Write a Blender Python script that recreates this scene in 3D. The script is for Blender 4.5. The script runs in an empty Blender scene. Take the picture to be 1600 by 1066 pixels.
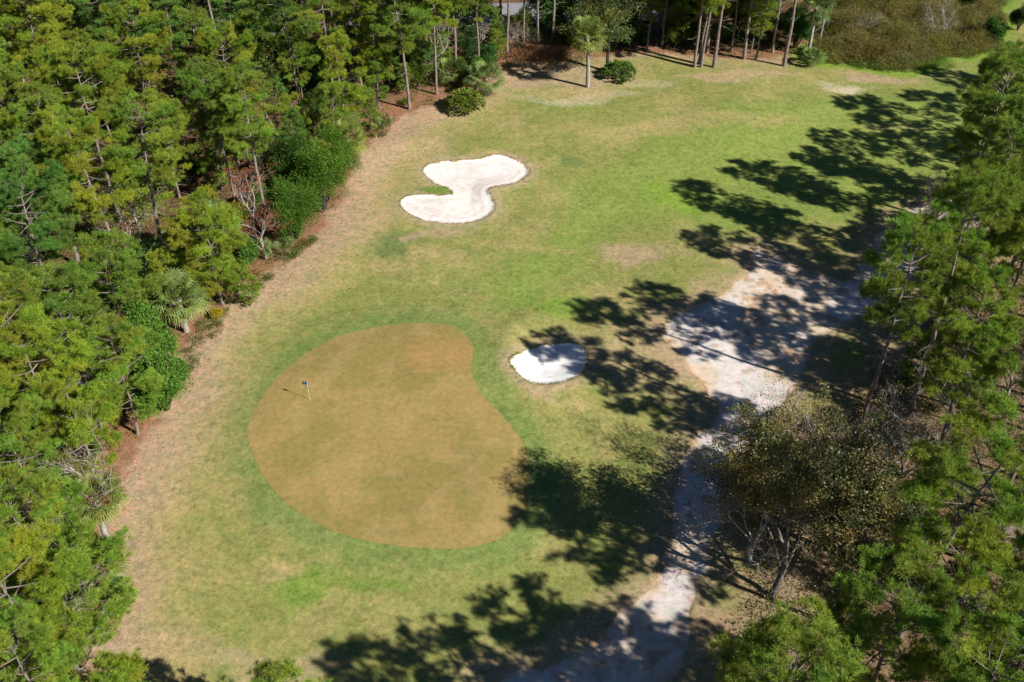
import bpy, math, random
import numpy as np
from mathutils import Vector, Euler
from mathutils.geometry import delaunay_2d_cdt
SC = bpy.context.scene
COL = SC.collection
rnd = random.Random(7)
rng = np.random.default_rng(7)
PI = math.pi

# ------------------------------------------------------------------ camera, sky, sun
CAM_H, PITCH, FPX = 62.0, math.radians(39.2), 1565.0
cd = bpy.data.cameras.new('camera'); cam = bpy.data.objects.new('camera', cd); COL.objects.link(cam)
cam.location = (0, 0, CAM_H); cam.rotation_euler = (PI/2 - PITCH, 0, 0)
cd.sensor_width = 36; cd.lens = FPX/1600*36; cd.clip_end = 6000; cd.clip_start = .5
SC.camera = cam
SUN_EL = math.radians(37.5)
SDIR = np.array([-.862, .507])                       # the way shadows fall on the ground
sun_az = math.atan2(-SDIR[0], -SDIR[1])              # compass bearing of the sun (from +Y, clockwise)
w = bpy.data.worlds.new('World'); SC.world = w; w.use_nodes = True
nt = w.node_tree; bg = nt.nodes['Background']
sky = nt.nodes.new('ShaderNodeTexSky'); sky.sky_type = 'NISHITA'; sky.sun_disc = False
sky.sun_elevation = SUN_EL; sky.sun_rotation = sun_az; sky.air_density = .6; sky.dust_density = .0; sky.ozone_density = 6.0
nt.links.new(sky.outputs[0], bg.inputs[0]); bg.inputs[1].default_value = .05
sl = bpy.data.lights.new('sun', 'SUN'); sl.energy = 5.0; sl.angle = math.radians(.55); sl.color = (1, .95, .87)
so = bpy.data.objects.new('sun', sl); COL.objects.link(so)
sd = Vector((SDIR[0]*math.cos(SUN_EL), SDIR[1]*math.cos(SUN_EL), -math.sin(SUN_EL)))
so.rotation_euler = sd.to_track_quat('-Z', 'Y').to_euler()
vs = SC.view_settings; vs.view_transform = 'Standard'; vs.look = 'None'; vs.gamma = 1; vs.exposure = .74
SC.render.engine = 'CYCLES'; SC.cycles.diffuse_bounces = 2; SC.cycles.max_bounces = 6

# ------------------------------------------------------------------ helpers
def at(px, py, z=0.):
    """where a line of sight of the survey photo meets height z (metres, world)"""
    u = px-800; v = 533-py
    d = (u, FPX*math.cos(PITCH)+v*math.sin(PITCH), -FPX*math.sin(PITCH)+v*math.cos(PITCH))
    t = (z-CAM_H)/d[2]
    return d[0]*t, d[1]*t
def proj(x, y, z=0.):
    f = y*math.cos(PITCH)-(z-CAM_H)*math.sin(PITCH); u = y*math.sin(PITCH)+(z-CAM_H)*math.cos(PITCH)
    return 800+FPX*x/f, 533-FPX*u/f
def tag(o, label=None, cat=None, group=None, kind=None):
    for k, v in (('label', label), ('category', cat), ('group', group), ('kind', kind)):
        if v: o[k] = v
    return o
def hash2(ix, iy, s):
    h = (ix.astype(np.int64)*374761393 + iy.astype(np.int64)*668265263 + s*1442695041) & 0xffffffff
    h = ((h ^ (h >> 13))*1274126177) & 0xffffffff
    h = ((h ^ (h >> 16))*2246822519) & 0xffffffff
    return ((h ^ (h >> 15)) & 0xffffff)/float(0xffffff)
def vnoise(x, y, s=0):
    ix = np.floor(x); iy = np.floor(y); fx = x-ix; fy = y-iy
    fx = fx*fx*fx*(fx*(fx*6-15)+10); fy = fy*fy*fy*(fy*(fy*6-15)+10)
    a = hash2(ix, iy, s); b = hash2(ix+1, iy, s); c = hash2(ix, iy+1, s); d = hash2(ix+1, iy+1, s)
    return (a*(1-fx)+b*fx)*(1-fy)+(c*(1-fx)+d*fx)*fy
def fbm(x, y, scale, s=0, oct=4):
    r = 0; amp = .5; t = 0
    x = np.asarray(x, float)/scale; y = np.asarray(y, float)/scale
    for i in range(oct):
        c, sn = math.cos(i*1.1+.4), math.sin(i*1.1+.4)
        r = r+amp*vnoise(c*x-sn*y+i*17.3, sn*x+c*y-i*9.1, s+i*31); t += amp; amp *= .5; x = x*2.03; y = y*2.03
    return r/t
def sstep(a, b, x):
    t = np.clip((x-a)/(b-a), 0, 1); return t*t*(3-2*t)
def smooth_poly(pts, n=8):
    """closed Catmull-Rom through the points"""
    p = np.array(pts, float); m = len(p); out = []
    for i in range(m):
        a, b, c, d = p[i-1], p[i], p[(i+1) % m], p[(i+2) % m]
        for k in range(n):
            t = k/n
            out.append(.5*((2*b)+(-a+c)*t+(2*a-5*b+4*c-d)*t*t+(-a+3*b-3*c+d)*t**3))
    return np.array(out)
def wpoly(pix, n=8, smooth=True):
    p = [at(*q) for q in pix]
    return smooth_poly(p, n) if smooth else np.array(p)
def sdist(x, y, poly):
    """signed distance to polygon, negative inside"""
    x = np.asarray(x, float); y = np.asarray(y, float)
    best = np.full(x.shape, 1e18); inside = np.zeros(x.shape, bool)
    n = len(poly)
    for i in range(n):
        ax, ay = poly[i]; bx, by = poly[(i+1) % n]
        dx, dy = bx-ax, by-ay; L = dx*dx+dy*dy+1e-12
        t = np.clip(((x-ax)*dx+(y-ay)*dy)/L, 0, 1)
        d = (x-ax-t*dx)**2+(y-ay-t*dy)**2
        best = np.minimum(best, d)
        if ay != by:
            c = ((ay > y) != (by > y)) & (x < (bx-ax)*(y-ay)/(by-ay)+ax)
            inside ^= c
    d = np.sqrt(best)
    return np.where(inside, -d, d)
def roughen(poly, amp, scale, s):
    """wobble an outline"""
    p = np.array(poly); q = np.roll(p, -1, 0)-np.roll(p, 1, 0); q /= np.linalg.norm(q, axis=1)[:, None]+1e-9
    nrm = np.stack([q[:, 1], -q[:, 0]], 1)
    return p+nrm*((fbm(p[:, 0], p[:, 1], scale, s, 3)-.5)*2*amp)[:, None]

class MB:
    """collects triangles and quads with a colour per vertex, then makes one mesh"""
    def __init__(s): s.v = []; s.f3 = []; s.f4 = []; s.c = []; s.m3 = []; s.m4 = []; s.n = 0
    def add(s, v, f, col=1.0, mat=0):
        v = np.asarray(v, float).reshape(-1, 3); f = np.asarray(f, int)
        c = np.ones((len(v), 3))*col if np.ndim(col) < 2 else np.asarray(col)
        s.v.append(v); s.c.append(c)
        if f.shape[1] == 3: s.f3.append(f+s.n); s.m3.append(np.full(len(f), mat))
        else: s.f4.append(f+s.n); s.m4.append(np.full(len(f), mat))
        s.n += len(v)
    def tube(s, pts, rad, sides=6, col=1.0, mat=0):
        p = np.array(pts, float); m = len(p)
        t = np.gradient(p, axis=0); t /= np.linalg.norm(t, axis=1)[:, None]+1e-9
        ref = np.where(np.abs(t[:, 2:3]) < .9, np.array([[0, 0, 1.]]), np.array([[1., 0, 0]]))
        a = np.cross(t, ref); a /= np.linalg.norm(a, axis=1)[:, None]+1e-9; b = np.cross(t, a)
        th = np.arange(sides)*2*PI/sides
        r = np.array(rad, float)[:, None, None]
        v = p[:, None]+r*(np.cos(th)[None, :, None]*a[:, None]+np.sin(th)[None, :, None]*b[:, None])
        i = np.arange(m-1)[:, None]*sides; j = np.arange(sides)[None]; k = (j+1) % sides
        f = np.stack([i+j, i+k, i+sides+k, i+sides+j], -1).reshape(-1, 4)
        s.add(v, f, col, mat)
        base = s.n-len(v.reshape(-1, 3))
        if sides >= 3:   # end cap
            c = np.array([[*(p[-1])]]); s.add(c, np.zeros((0, 3), int).reshape(0, 3), col, mat) if False else None
    def mesh(s, name, mats, smooth=True):
        v = np.concatenate(s.v); c = np.concatenate(s.c)
        f3 = np.concatenate(s.f3) if s.f3 else np.zeros((0, 3), int)
        f4 = np.concatenate(s.f4) if s.f4 else np.zeros((0, 4), int)
        mi = np.concatenate((s.m3+s.m4) or [np.zeros(0)]).astype(np.int32)
        me = bpy.data.meshes.new(name)
        me.vertices.add(len(v)); me.vertices.foreach_set('co', v.astype(np.float32).ravel())
        li = np.concatenate([f3.ravel(), f4.ravel()]).astype(np.int32)
        me.loops.add(len(li)); me.loops.foreach_set('vertex_index', li)
        tot = np.concatenate([np.full(len(f3), 3), np.full(len(f4), 4)]).astype(np.int32)
        st = np.concatenate([[0], np.cumsum(tot)[:-1]]).astype(np.int32)
        me.polygons.add(len(tot)); me.polygons.foreach_set('loop_start', st); me.polygons.foreach_set('loop_total', tot)
        for m in mats: me.materials.append(m)
        me.polygons.foreach_set('material_index', mi)
        me.polygons.foreach_set('use_smooth', np.full(len(tot), smooth))
        me.update(calc_edges=True)
        ca = me.color_attributes.new('Col', 'FLOAT_COLOR', 'POINT')
        ca.data.foreach_set('color', np.concatenate([c, np.ones((len(c), 1))], 1).astype(np.float32).ravel())
        return me
def link(name, me, parent=None):
    o = bpy.data.objects.new(name, me); COL.objects.link(o)
    if parent: o.parent = parent
    return o

# ------------------------------------------------------------------ materials
def newmat(name):
    m = bpy.data.materials.new(name); m.use_nodes = True; nt = m.node_tree; nt.nodes.clear()
    return m, nt, nt.nodes.new, nt.links.new
def mixrgb(nt, mode, a, b, f=1.0):
    n = nt.nodes.new('ShaderNodeMix'); n.data_type = 'RGBA'; n.blend_type = mode; n.inputs[0].default_value = f
    for k, x in ((6, a), (7, b)):
        if isinstance(x, (tuple, list)): n.inputs[k].default_value = (*x, 1)
        else: nt.links.new(x, n.inputs[k])
    return n.outputs[2]
def ramp(nt, src, stops):
    r = nt.nodes.new('ShaderNodeValToRGB'); cr = r.color_ramp
    while len(cr.elements) < len(stops): cr.elements.new(.5)
    for e, (p, c) in zip(cr.elements, stops):
        e.position = p; e.color = (*c, 1) if len(c) == 3 else c
    nt.links.new(src, r.inputs[0]); return r.outputs[0]
def noise(nt, scale, detail=3, rough=.55, vec=None):
    n = nt.nodes.new('ShaderNodeTexNoise'); n.inputs['Scale'].default_value = scale; n.inputs['Detail'].default_value = detail
    n.inputs['Roughness'].default_value = rough
    if vec is None:
        tc = nt.nodes.new('ShaderNodeTexCoord'); vec = tc.outputs['Object']
    nt.links.new(vec, n.inputs['Vector']); return n.outputs[0]
def foliage(name, col, trans=.4, rough=.55, spec=.3):
    """vertex colour x object tint x base colour, reflecting and letting light through"""
    m, nt, N, L = newmat(name)
    at_ = N('ShaderNodeAttribute'); at_.attribute_name = 'Col'; oi = N('ShaderNodeObjectInfo')
    c = mixrgb(nt, 'MULTIPLY', at_.outputs['Color'], oi.outputs['Color']); c = mixrgb(nt, 'MULTIPLY', c, col)
    p = N('ShaderNodeBsdfPrincipled'); L(c, p.inputs['Base Color']); p.inputs['Roughness'].default_value = rough
    p.inputs['Specular IOR Level'].default_value = spec
    t = N('ShaderNodeBsdfTranslucent'); tcol = mixrgb(nt, 'MULTIPLY', c, (1.15, 1.1, .6)); L(tcol, t.inputs[0])
    mx = N('ShaderNodeMixShader'); mx.inputs[0].default_value = trans; L(p.outputs[0], mx.inputs[1]); L(t.outputs[0], mx.inputs[2])
    o = N('ShaderNodeOutputMaterial'); L(mx.outputs[0], o.inputs[0]); return m
def bark(name, c1, c2, scale=3.0):
    m, nt, N, L = newmat(name)
    tc = N('ShaderNodeTexCoord'); mp = N('ShaderNodeMapping'); mp.inputs['Scale'].default_value = (1, 1, .25); L(tc.outputs['Object'], mp.inputs[0])
    f = noise(nt, scale*3, 5, .65, mp.outputs[0])
    at_ = N('ShaderNodeAttribute'); at_.attribute_name = 'Col'
    c = mixrgb(nt, 'MULTIPLY', ramp(nt, f, [(.35, c1), (.65, c2)]), at_.outputs['Color'])
    p = N('ShaderNodeBsdfPrincipled'); L(c, p.inputs['Base Color']); p.inputs['Roughness'].default_value = .9
    p.inputs['Specular IOR Level'].default_value = .1
    b = N('ShaderNodeBump'); b.inputs['Strength'].default_value = .6; b.inputs['Distance'].default_value = .05; L(f, b.inputs['Height']); L(b.outputs[0], p.inputs['Normal'])
    o = N('ShaderNodeOutputMaterial'); L(p.outputs[0], o.inputs[0]); return m
def plain(name, col, rough=.6, metal=0., var=.12, sc=20):
    m, nt, N, L = newmat(name)
    f = noise(nt, sc, 3)
    c = ramp(nt, f, [(.3, tuple(x*(1-var) for x in col)), (.7, tuple(min(1, x*(1+var)) for x in col))])
    p = N('ShaderNodeBsdfPrincipled'); L(c, p.inputs['Base Color']); p.inputs['Roughness'].default_value = rough; p.inputs['Metallic'].default_value = metal
    o = N('ShaderNodeOutputMaterial'); L(p.outputs[0], o.inputs[0]); return m

M_needle = foliage('needles', (.180, .272, .038), .35)
M_leaf = foliage('leaves', (.085, .13, .02), .35, .5, .3)
M_gloss = foliage('glossy_leaves', (.10, .175, .03), .3, .5, .25)
M_olive = foliage('olive_leaves', (.135, .125, .042), .35, .45, .4)
M_palm = foliage('palm_leaves', (.15, .185, .05), .25, .55, .25)
M_dead = foliage('dead_leaves', (.26, .175, .11), .2, .8, .1)
M_brush = foliage('brush', (.20, .205, .085), .3, .7, .1)
M_bark = bark('pine_bark', (.11, .08, .065), (.30, .25, .22))
M_grey = bark('grey_bark', (.16, .145, .13), (.42, .39, .36))
M_oak = bark('oak_bark', (.06, .05, .042), (.20, .18, .155))
M_dark = bark('dark_bark', (.035, .028, .022), (.11, .09, .075))

def ground_mat(name, speck=.5, fine=9., bumpd=.03):
    m, nt, N, L = newmat(name)
    a = N('ShaderNodeAttribute'); a.attribute_name = 'Col'
    n1 = noise(nt, fine, 4, .7); n2 = noise(nt, fine*.22, 4, .6); n3 = noise(nt, fine*2.6, 2, .5)
    c = mixrgb(nt, 'MULTIPLY', a.outputs['Color'], ramp(nt, n1, [(.3, (1-.45*speck,)*3), (.7, (1+.45*speck,)*3)]))
    c = mixrgb(nt, 'MULTIPLY', c, ramp(nt, n2, [(.32, (.82, .92, .86)), (.68, (1.16, 1.06, 1.1))]))
    n4 = noise(nt, .55, 6, .72); n5 = noise(nt, 2.2, 5, .7)
    c = mixrgb(nt, 'MULTIPLY', c, ramp(nt, n4, [(.36, (1-.30*speck, 1-.18*speck, 1-.24*speck)), (.5, (1, 1, 1)), (.64, (1+.16*speck, 1+.10*speck, 1+.18*speck))]))
    c = mixrgb(nt, 'MULTIPLY', c, ramp(nt, n5, [(.36, (1-.42*speck,)*3), (.5, (1, 1, 1)), (.64, (1+.34*speck,)*3)]))
    c = mixrgb(nt, 'MULTIPLY', c, ramp(nt, n3, [(.25, (1-.4*speck,)*3), (.42, (1, 1, 1)), (.66, (1, 1, 1)), (.8, (1+.35*speck,)*3)]))
    p = N('ShaderNodeBsdfPrincipled'); L(c, p.inputs['Base Color']); p.inputs['Roughness'].default_value = .95; p.inputs['Specular IOR Level'].default_value = .08
    b = N('ShaderNodeBump'); b.inputs['Strength'].default_value = .5; b.inputs['Distance'].default_value = bumpd; L(n1, b.inputs['Height']); L(b.outputs[0], p.inputs['Normal'])
    o = N('ShaderNodeOutputMaterial'); L(p.outputs[0], o.inputs[0]); return m
M_ground = ground_mat('turf', .44, 4.8)
M_green = ground_mat('putting_turf', .18, 9., .008)
M_sand = ground_mat('bunker_sand', .06, 5., .02)
M_path = ground_mat('path_sand', .16, 6., .03)

# ------------------------------------------------------------------ outlines surveyed from the photo
GREEN = wpoly([(388, 692), (396, 650), (425, 605), (467, 566), (520, 535), (580, 518), (640, 510), (690, 512), (722, 524), (740, 548),
               (737, 585), (752, 618), (785, 655), (816, 695), (828, 740), (824, 790), (795, 835), (750, 857), (695, 862), (630, 858),
               (560, 846), (500, 824), (455, 795), (415, 752)], 6)
BUNK1 = wpoly([(661, 266), (680, 255), (720, 252), (748, 252), (775, 245), (800, 249), (827, 266), (815, 283), (790, 292), (770, 297),
               (764, 303), (772, 318), (770, 333), (745, 347), (710, 352), (665, 349), (638, 338), (625, 322), (632, 310), (655, 305),
               (690, 307), (707, 305), (700, 296), (676, 285)], 6)
BUNK2 = wpoly([(797, 572), (806, 560), (830, 546), (862, 538), (895, 537), (915, 548), (917, 570), (905, 590), (880, 600), (850, 605), (820, 598)], 6)
PATH = wpoly([(1045, 500), (1090, 478), (1140, 455), (1165, 425), (1175, 395), (1215, 398), (1262, 424), (1328, 437), (1350, 405), (1366, 365), (1398, 335), (1440, 316),
              (1500, 305), (1560, 300), (1600, 320), (1520, 360), (1450, 400), (1425, 440), (1390, 475), (1330, 500), (1285, 535), (1255, 580),
              (1240, 620), (1215, 680), (1178, 745), (1145, 805), (1122, 850), (1105, 900), (1085, 960), (1075, 1010), (1050, 1066),
              (940, 1140), (820, 1140), (790, 1066), (870, 1030), (930, 990), (975, 950), (1020, 905), (1040, 860), (1050, 800), (1052, 740),
              (1085, 680), (1110, 640), (1100, 600), (1060, 550), (1035, 520)], 5)
PATH = roughen(PATH, .9, 2.2, 5)
ROAD = np.array([(-26, 152.5), (24, 157.5), (24, 167), (-26, 162)], float)
WOOD_EDGE = [(60, 1140), (128, 1066), (140, 980), (150, 900), (160, 830), (200, 730), (235, 670), (272, 605), (282, 550), (318, 505), (380, 455),
             (440, 410), (500, 360), (535, 310), (550, 268), (580, 225), (625, 185), (690, 165), (760, 135), (785, 112), (800, 85), (860, 78), (905, 86),
             (950, 90), (1010, 82), (1060, 84), (1130, 92), (1200, 92), (1262, 84), (1285, 62), (1296, 20), (1300, -60)]
WOOD = np.array([at(*p) for p in WOOD_EDGE]+[(60, 260), (-140, 260), (-140, 20), (-50, 20)])
RIGHT_EDGE = [(1010, 1240), (1075, 1066), (1100, 960), (1120, 860), (1180, 760), (1240, 660), (1290, 610), (1330, 560), (1380, 500), (1440, 450), (1490, 400),
              (1540, 350), (1580, 300), (1640, 230), (1720, 180), (1800, 150)]
RWOOD = np.array([at(*p) for p in RIGHT_EDGE]+[(130, 120), (130, 10), (10, 10)])
THICK_EDGE = [(1262, 84), (1330, 96), (1400, 103), (1450, 102), (1500, 88), (1550, 70), (1575, 40), (1560, 0), (1550, -40), (1300, -40), (1290, 20)]
THICK = roughen(smooth_poly([at(*p) for p in THICK_EDGE], 8), 3.2, 5., 91)

# ------------------------------------------------------------------ terrain
def terrain(x, y):
    x = np.asarray(x, float); y = np.asarray(y, float)
    z = (fbm(x, y, 26., 3, 3)-.5)*1.1
    z = z*sstep(220, 120, np.hypot(x, y-80))
    g = sdist(x, y, GREEN)
    z = z*(.25+.75*sstep(0, 14, g))+.55*sstep(7, -4, g)
    z = z+.35*np.exp(-((np.hypot(x+11, y-108)-9)/3.)**2)+.35*np.exp(-((np.hypot(x-4.5, y-74.5)-5.2)/2.)**2)
    return z
def dens_axis(a, b, d, lo, hi):
    c = list(np.arange(a, b+1e-6, d)); s = d
    x = b
    while x < hi: s *= 1.35; x += s; c.append(x)
    x = a; s = d; pre = []
    while x > lo: s *= 1.35; x -= s; pre.append(x)
    return np.array(pre[::-1]+c)
gx = dens_axis(-92, 96, .3, -2500, 2500); gy = dens_axis(24, 182, .3, -600, 4200)
X, Y = np.meshgrid(gx, gy); x = X.ravel(); y = Y.ravel()
near = (x > -100) & (x < 104) & (y > 18) & (y < 190)
def nearsd(poly, far=99.):
    d = np.full(x.shape, far); d[near] = sdist(x[near], y[near], poly); return d
dG = nearsd(GREEN); dB1 = nearsd(BUNK1); dB2 = nearsd(BUNK2); dP = nearsd(PATH); dW = nearsd(WOOD, -20.); dR = nearsd(RWOOD, 20.); dT = nearsd(THICK, 20.)
z = terrain(x, y)
z -= .35*sstep(.05, -.5, np.minimum(dB1, dB2))*1.0+.45*sstep(-.2, -2.2, np.minimum(dB1, dB2))
z -= .25*sstep(0, -.8, dP)+.12*sstep(-.1, -.7, dG)
def C(*a): return np.array(a, float)
def mix(c, d, w): return c*(1-w[:, None])+d*w[:, None]
n1 = fbm(x, y, 9., 11, 5); n2 = fbm(x, y, 3.2, 12, 4); n3 = fbm(x, y, 22., 13, 3); n4 = fbm(x, y, 1.1, 14, 3)
wx = x+(fbm(x, y, 7., 21)-.5)*7; wy = y+(fbm(x, y, 7., 22)-.5)*7
TAN = C(.33, .262, .115); DRY = C(.262, .242, .082); OLV = C(.195, .208, .060); GRN = C(.165, .215, .048); LUSH = C(.12, .20, .03); DGR = C(.105, .155, .05)
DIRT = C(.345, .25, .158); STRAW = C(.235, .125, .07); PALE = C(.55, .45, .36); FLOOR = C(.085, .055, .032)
base = mix(np.tile(DRY, (len(x), 1)), OLV, sstep(.30, .56, n1*.6+n2*.4))
base = mix(base, TAN, sstep(.50, .68, fbm(x, y, 6., 31, 5))*.4)
def spot(px, py, rx, ry, col, wgt=1., hard=.5):
    """a patch of other turf: centre on the photo, radii in metres"""
    global base
    cx, cy = at(px, py); d = np.hypot((wx-cx)/rx, (wy-cy)/ry)+(n4-.5)*.5
    base = mix(base, col, sstep(1.15, hard, d)*wgt)
# the mown fairway sweeping up to the far right
FAIR = wpoly([(600, 470), (760, 430), (870, 330), (960, 240), (1100, 170), (1300, 150), (1450, 125), (1600, 90), (1720, 110), (1560, 230), (1400, 330),
              (1200, 370), (1050, 350), (960, 380), (880, 450), (840, 500), (700, 500)], 6)
dF = nearsd(FAIR); dFw = dF+(n1-.5)*9
base = mix(base, GRN, sstep(2.5, -3.5, dFw)*(.75+.2*sstep(.4, .6, n2)))
base = mix(base, C(.20, .25, .055), sstep(-1, -6, dFw)*.65)
for a in [(1230, 320, 10, 5, GRN, .8), (1050, 300, 5, 3.5, C(.17, .27, .035), .8), (950, 300, 6, 3, GRN, .5), (870, 480, 4, 2.6, C(.15, .25, .035), .75), (700, 470, 6, 2.5, OLV, .6), (600, 470, 6, 2, OLV, .6), (830, 320, 2.6, 5, OLV, .8),
          (900, 250, 2.2, 2, DGR, .7), (610, 378, 4.2, 2.0, DGR, .8), (680, 300, 2.6, 1.1, LUSH, .9), (700, 222, 6, 2, OLV, .8), (850, 160, 8, 2.5, GRN, .6), (680, 182, 5, 2.5, GRN, .7),
          (430, 470, 5, 3, OLV, .5), (380, 560, 3.2, 3.5, OLV, .8), (330, 630, 2.5, 4, OLV, .55), (470, 910, 3.2, 2.2, C(.14, .22, .035), .8), (560, 925, 3, 1.2, C(.14, .22, .035), .6), (300, 740, 1.6, 2.5, GRN, .4),
          (340, 905, 4, 3, OLV, .5), (250, 930, 3, 2.4, OLV, .45), (890, 940, 2.4, 1.5, OLV, .5), (880, 660, 3, 3, OLV, .4), (960, 740, 3, 3, OLV, .7), (1180, 620, 2, 2, OLV, .6), (1330, 620, 4, 4, C(.22, .2, .06), .7)]:
    spot(*a)
for a in [(640, 410, 9, 2.2, TAN, .5), (560, 330, 4.5, 6, DIRT, .6), (600, 290, 4, 4, TAN, .7), (640, 375, 2, .9, C(.30, .22, .15), .8), (700, 372, 5, 1.2, DIRT, .6), (640, 230, 5, 3, DIRT, .5),
          (1000, 395, 5, 3.4, DIRT, .75), (960, 470, 3, 3, TAN, .5), (1000, 560, 5, 6, DIRT, .6), (890, 145, 9, 2.2, TAN, .8), (930, 155, 9, 1.6, PALE, .25), (1000, 135, 6, 1.8, PALE, .2),
          (860, 160, 6, 1.2, PALE, .25), (1150, 122, 11, 1.8, DIRT, .75), (1310, 136, 4, 1.6, PALE, .55), (1370, 122, 7, 1.6, DIRT, .8), (1100, 190, 14, 2.4, TAN, .5), (1000, 200, 10, 3, TAN, .55), (1380, 195, 5, 1.6, TAN, .4),
          (1200, 460, 6, 6, DIRT, .4), (230, 820, 2.4, 4, TAN, .6), (250, 1020, 5, 1.5, DIRT, .5), (420, 1050, 7, 1.2, DIRT, .55), (430, 880, 2, 1.2, TAN, .6), (300, 700, 1.6, 3, TAN, .5),
          (830, 400, 6, 1.2, TAN, .4), (820, 620, 2, 1.4, DIRT, .55), (870, 625, 3.4, 1.0, TAN, .6), (740, 470, 4, .8, TAN, .4), (1440, 985, 6, 7, C(.36, .24, .16), .7), (1270, 900, 4, 3, C(.33, .22, .17), .8)]:
    spot(*a)
# collar of greener grass round the putting green, mown in rings
col_w = sstep(3.6, 1.2, dG+(n2-.5)*2.5)*(dG > -1)
ringt = .5+.5*np.sin(dG*3.6+n1*3)
base = mix(base, C(.138, .190, .050), col_w*.8)
base = mix(base, C(.17, .215, .065), col_w*ringt*.3)
# faint curved mower passes outside the collar
pas = .5+.5*np.sin((dG+n3*2)*2.4); pw = sstep(12, 4, dG)*sstep(1.5, 4, dG)
base *= (1+(pas-.5)*.10*pw)[:, None]
base *= (.92+.16*n4)[:, None]
# bare rim round bunkers, dirt verge by the wood, straw under the trees, sandy scrape by the path
dB = np.minimum(dB1, dB2)
base = mix(base, C(.36, .27, .19), sstep(1.3+1.2*n2, .1, dB)*.6*(dB > -.3))
tx, ty = at(690, 299); base = mix(base, LUSH, sstep(1.2, .6, np.hypot((x-tx)/2.4, (y-ty)/1.1)+(n4-.5)*.4)*.9*(dB > 0))
dWn = dW+(n2-.5)*2.2+(n1-.5)*2.5
base = mix(base, TAN, sstep(11., 5., dWn+(n1-.5)*5)*.6*sstep(150, 120, y))
base = mix(base, DIRT, sstep(6.6, 2.6, dWn)*(.85*sstep(150, 120, y)))
base = mix(base, C(.35, .24, .16), sstep(3.2, .8, dWn)*.7)
base = mix(base, STRAW, sstep(1.0, -.8, dW+(n4-.5)*1.6+(n2-.5)*2))
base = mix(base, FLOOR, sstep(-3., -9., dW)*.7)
base = mix(base, DIRT, sstep(3.5, .2, dP+(n2-.5)*4)*.75)
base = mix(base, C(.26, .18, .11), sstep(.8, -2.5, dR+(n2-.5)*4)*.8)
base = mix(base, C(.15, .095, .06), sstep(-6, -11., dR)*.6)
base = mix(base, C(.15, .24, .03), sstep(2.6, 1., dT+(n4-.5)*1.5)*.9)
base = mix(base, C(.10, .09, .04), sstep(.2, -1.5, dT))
# clearing with raked straw behind the palm
CLR = np.array([at(*p) for p in [(770, 140), (775, 112), (800, 98), (900, 96), (985, 100), (990, 128), (920, 142), (850, 140)]])
base = mix(base, C(.33, .24, .16), sstep(1.0, -1.5, nearsd(CLR)+(n2-.5)*3)*.7)
# fallen leaves as tiny specks near the wood
sp = (hash2(np.floor(x/.3), np.floor(y/.3), 77) > .93) & (dWn < 3.2) & (dW > -3)
base[sp] = base[sp]*np.array([1.1, .9, .75])
sp = (hash2(np.floor(x/.3), np.floor(y/.3), 78) > .985) & (dW > 0)
base[sp] = base[sp]*.72
mb = MB()
nx = len(gx); ny = len(gy)
i = np.arange(ny-1)[:, None]*nx+np.arange(nx-1)[None]
f = np.stack([i, i+1, i+nx+1, i+nx], -1).reshape(-1, 4)
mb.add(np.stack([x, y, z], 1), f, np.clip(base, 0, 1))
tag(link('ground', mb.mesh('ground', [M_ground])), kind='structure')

def sheet(name, poly, step, zf, colf, mat):
    """a sheet with the given outline, draped at zf(x, y, signed distance)"""
    lo = poly.min(0); hi = poly.max(0)
    xs, ys = np.meshgrid(np.arange(lo[0], hi[0], step), np.arange(lo[1], hi[1], step)); xs = xs.ravel()+rng.uniform(-.2, .2, xs.size)*step; ys = ys.ravel()+rng.uniform(-.2, .2, ys.size)*step
    d = sdist(xs, ys, poly); k = d < -.4*step
    pts = [Vector(p) for p in poly]+[Vector(p) for p in zip(xs[k], ys[k])]
    n = len(poly)
    v, e, f, *_ = delaunay_2d_cdt(pts, [(a, (a+1) % n) for a in range(n)], [], 1, 1e-5)
    v = np.array([tuple(q) for q in v]); f = np.array([t for t in f if len(t) == 3])
    d = np.minimum(sdist(v[:, 0], v[:, 1], poly), 0)
    zz = zf(v[:, 0], v[:, 1], d)
    m = MB(); m.add(np.stack([v[:, 0], v[:, 1], zz], 1), f, np.clip(colf(v[:, 0], v[:, 1], d), 0, 1))
    return link(name, m.mesh(name, [mat]))
def green_col(x, y, d):
    a = fbm(x, y, 5., 41, 5); b = fbm(x, y, 1.6, 42, 4)
    c = mix(np.tile(C(.272, .2, .072), (len(x), 1)), C(.222, .178, .058), sstep(.38, .62, a))
    c = mix(c, C(.33, .24, .10), sstep(.5, .7, b)*.45); c = mix(c, C(.24, .19, .05), sstep(-.35, 0, d)*.4)
    cx, cy = at(690, 560); c = mix(c, C(.33, .19, .075), sstep(1, .3, np.hypot((x-cx)/6, (y-cy)/4))*.5)
    return c
tag(sheet('putting_green', GREEN, .4, lambda x, y, d: terrain(x, y)+.012, green_col, M_green), kind='structure')
def sand_z(x, y, d):
    rip = .015*np.sin((d*7+fbm(x, y, 2., 51)*5))
    return terrain(x, y)-.03-.13*sstep(0, -.35, d)-.34*sstep(-.1, -3.4, d)+rip*sstep(-.3, -.8, d)+(fbm(x, y, 1.6, 52)-.5)*.05
def sand_col(x, y, d):
    a = fbm(x, y, 2.5, 53, 4)
    c = mix(np.tile(C(.66, .60, .575), (len(x), 1)), C(.62, .56, .53), sstep(.4, .65, a)*.7)
    c = mix(c, C(.45, .38, .34), sstep(.1, .0, np.abs(d+1.1+.4*a)-.04)*.35)
    return mix(c, C(.66, .63, .61), sstep(-1.0, -.2, d)*.45)
def sand2_col(x, y, d): return np.tile(C(.66, .65, .65), (len(x), 1))*(.96+.06*fbm(x, y, 2., 55)[:, None])
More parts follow.
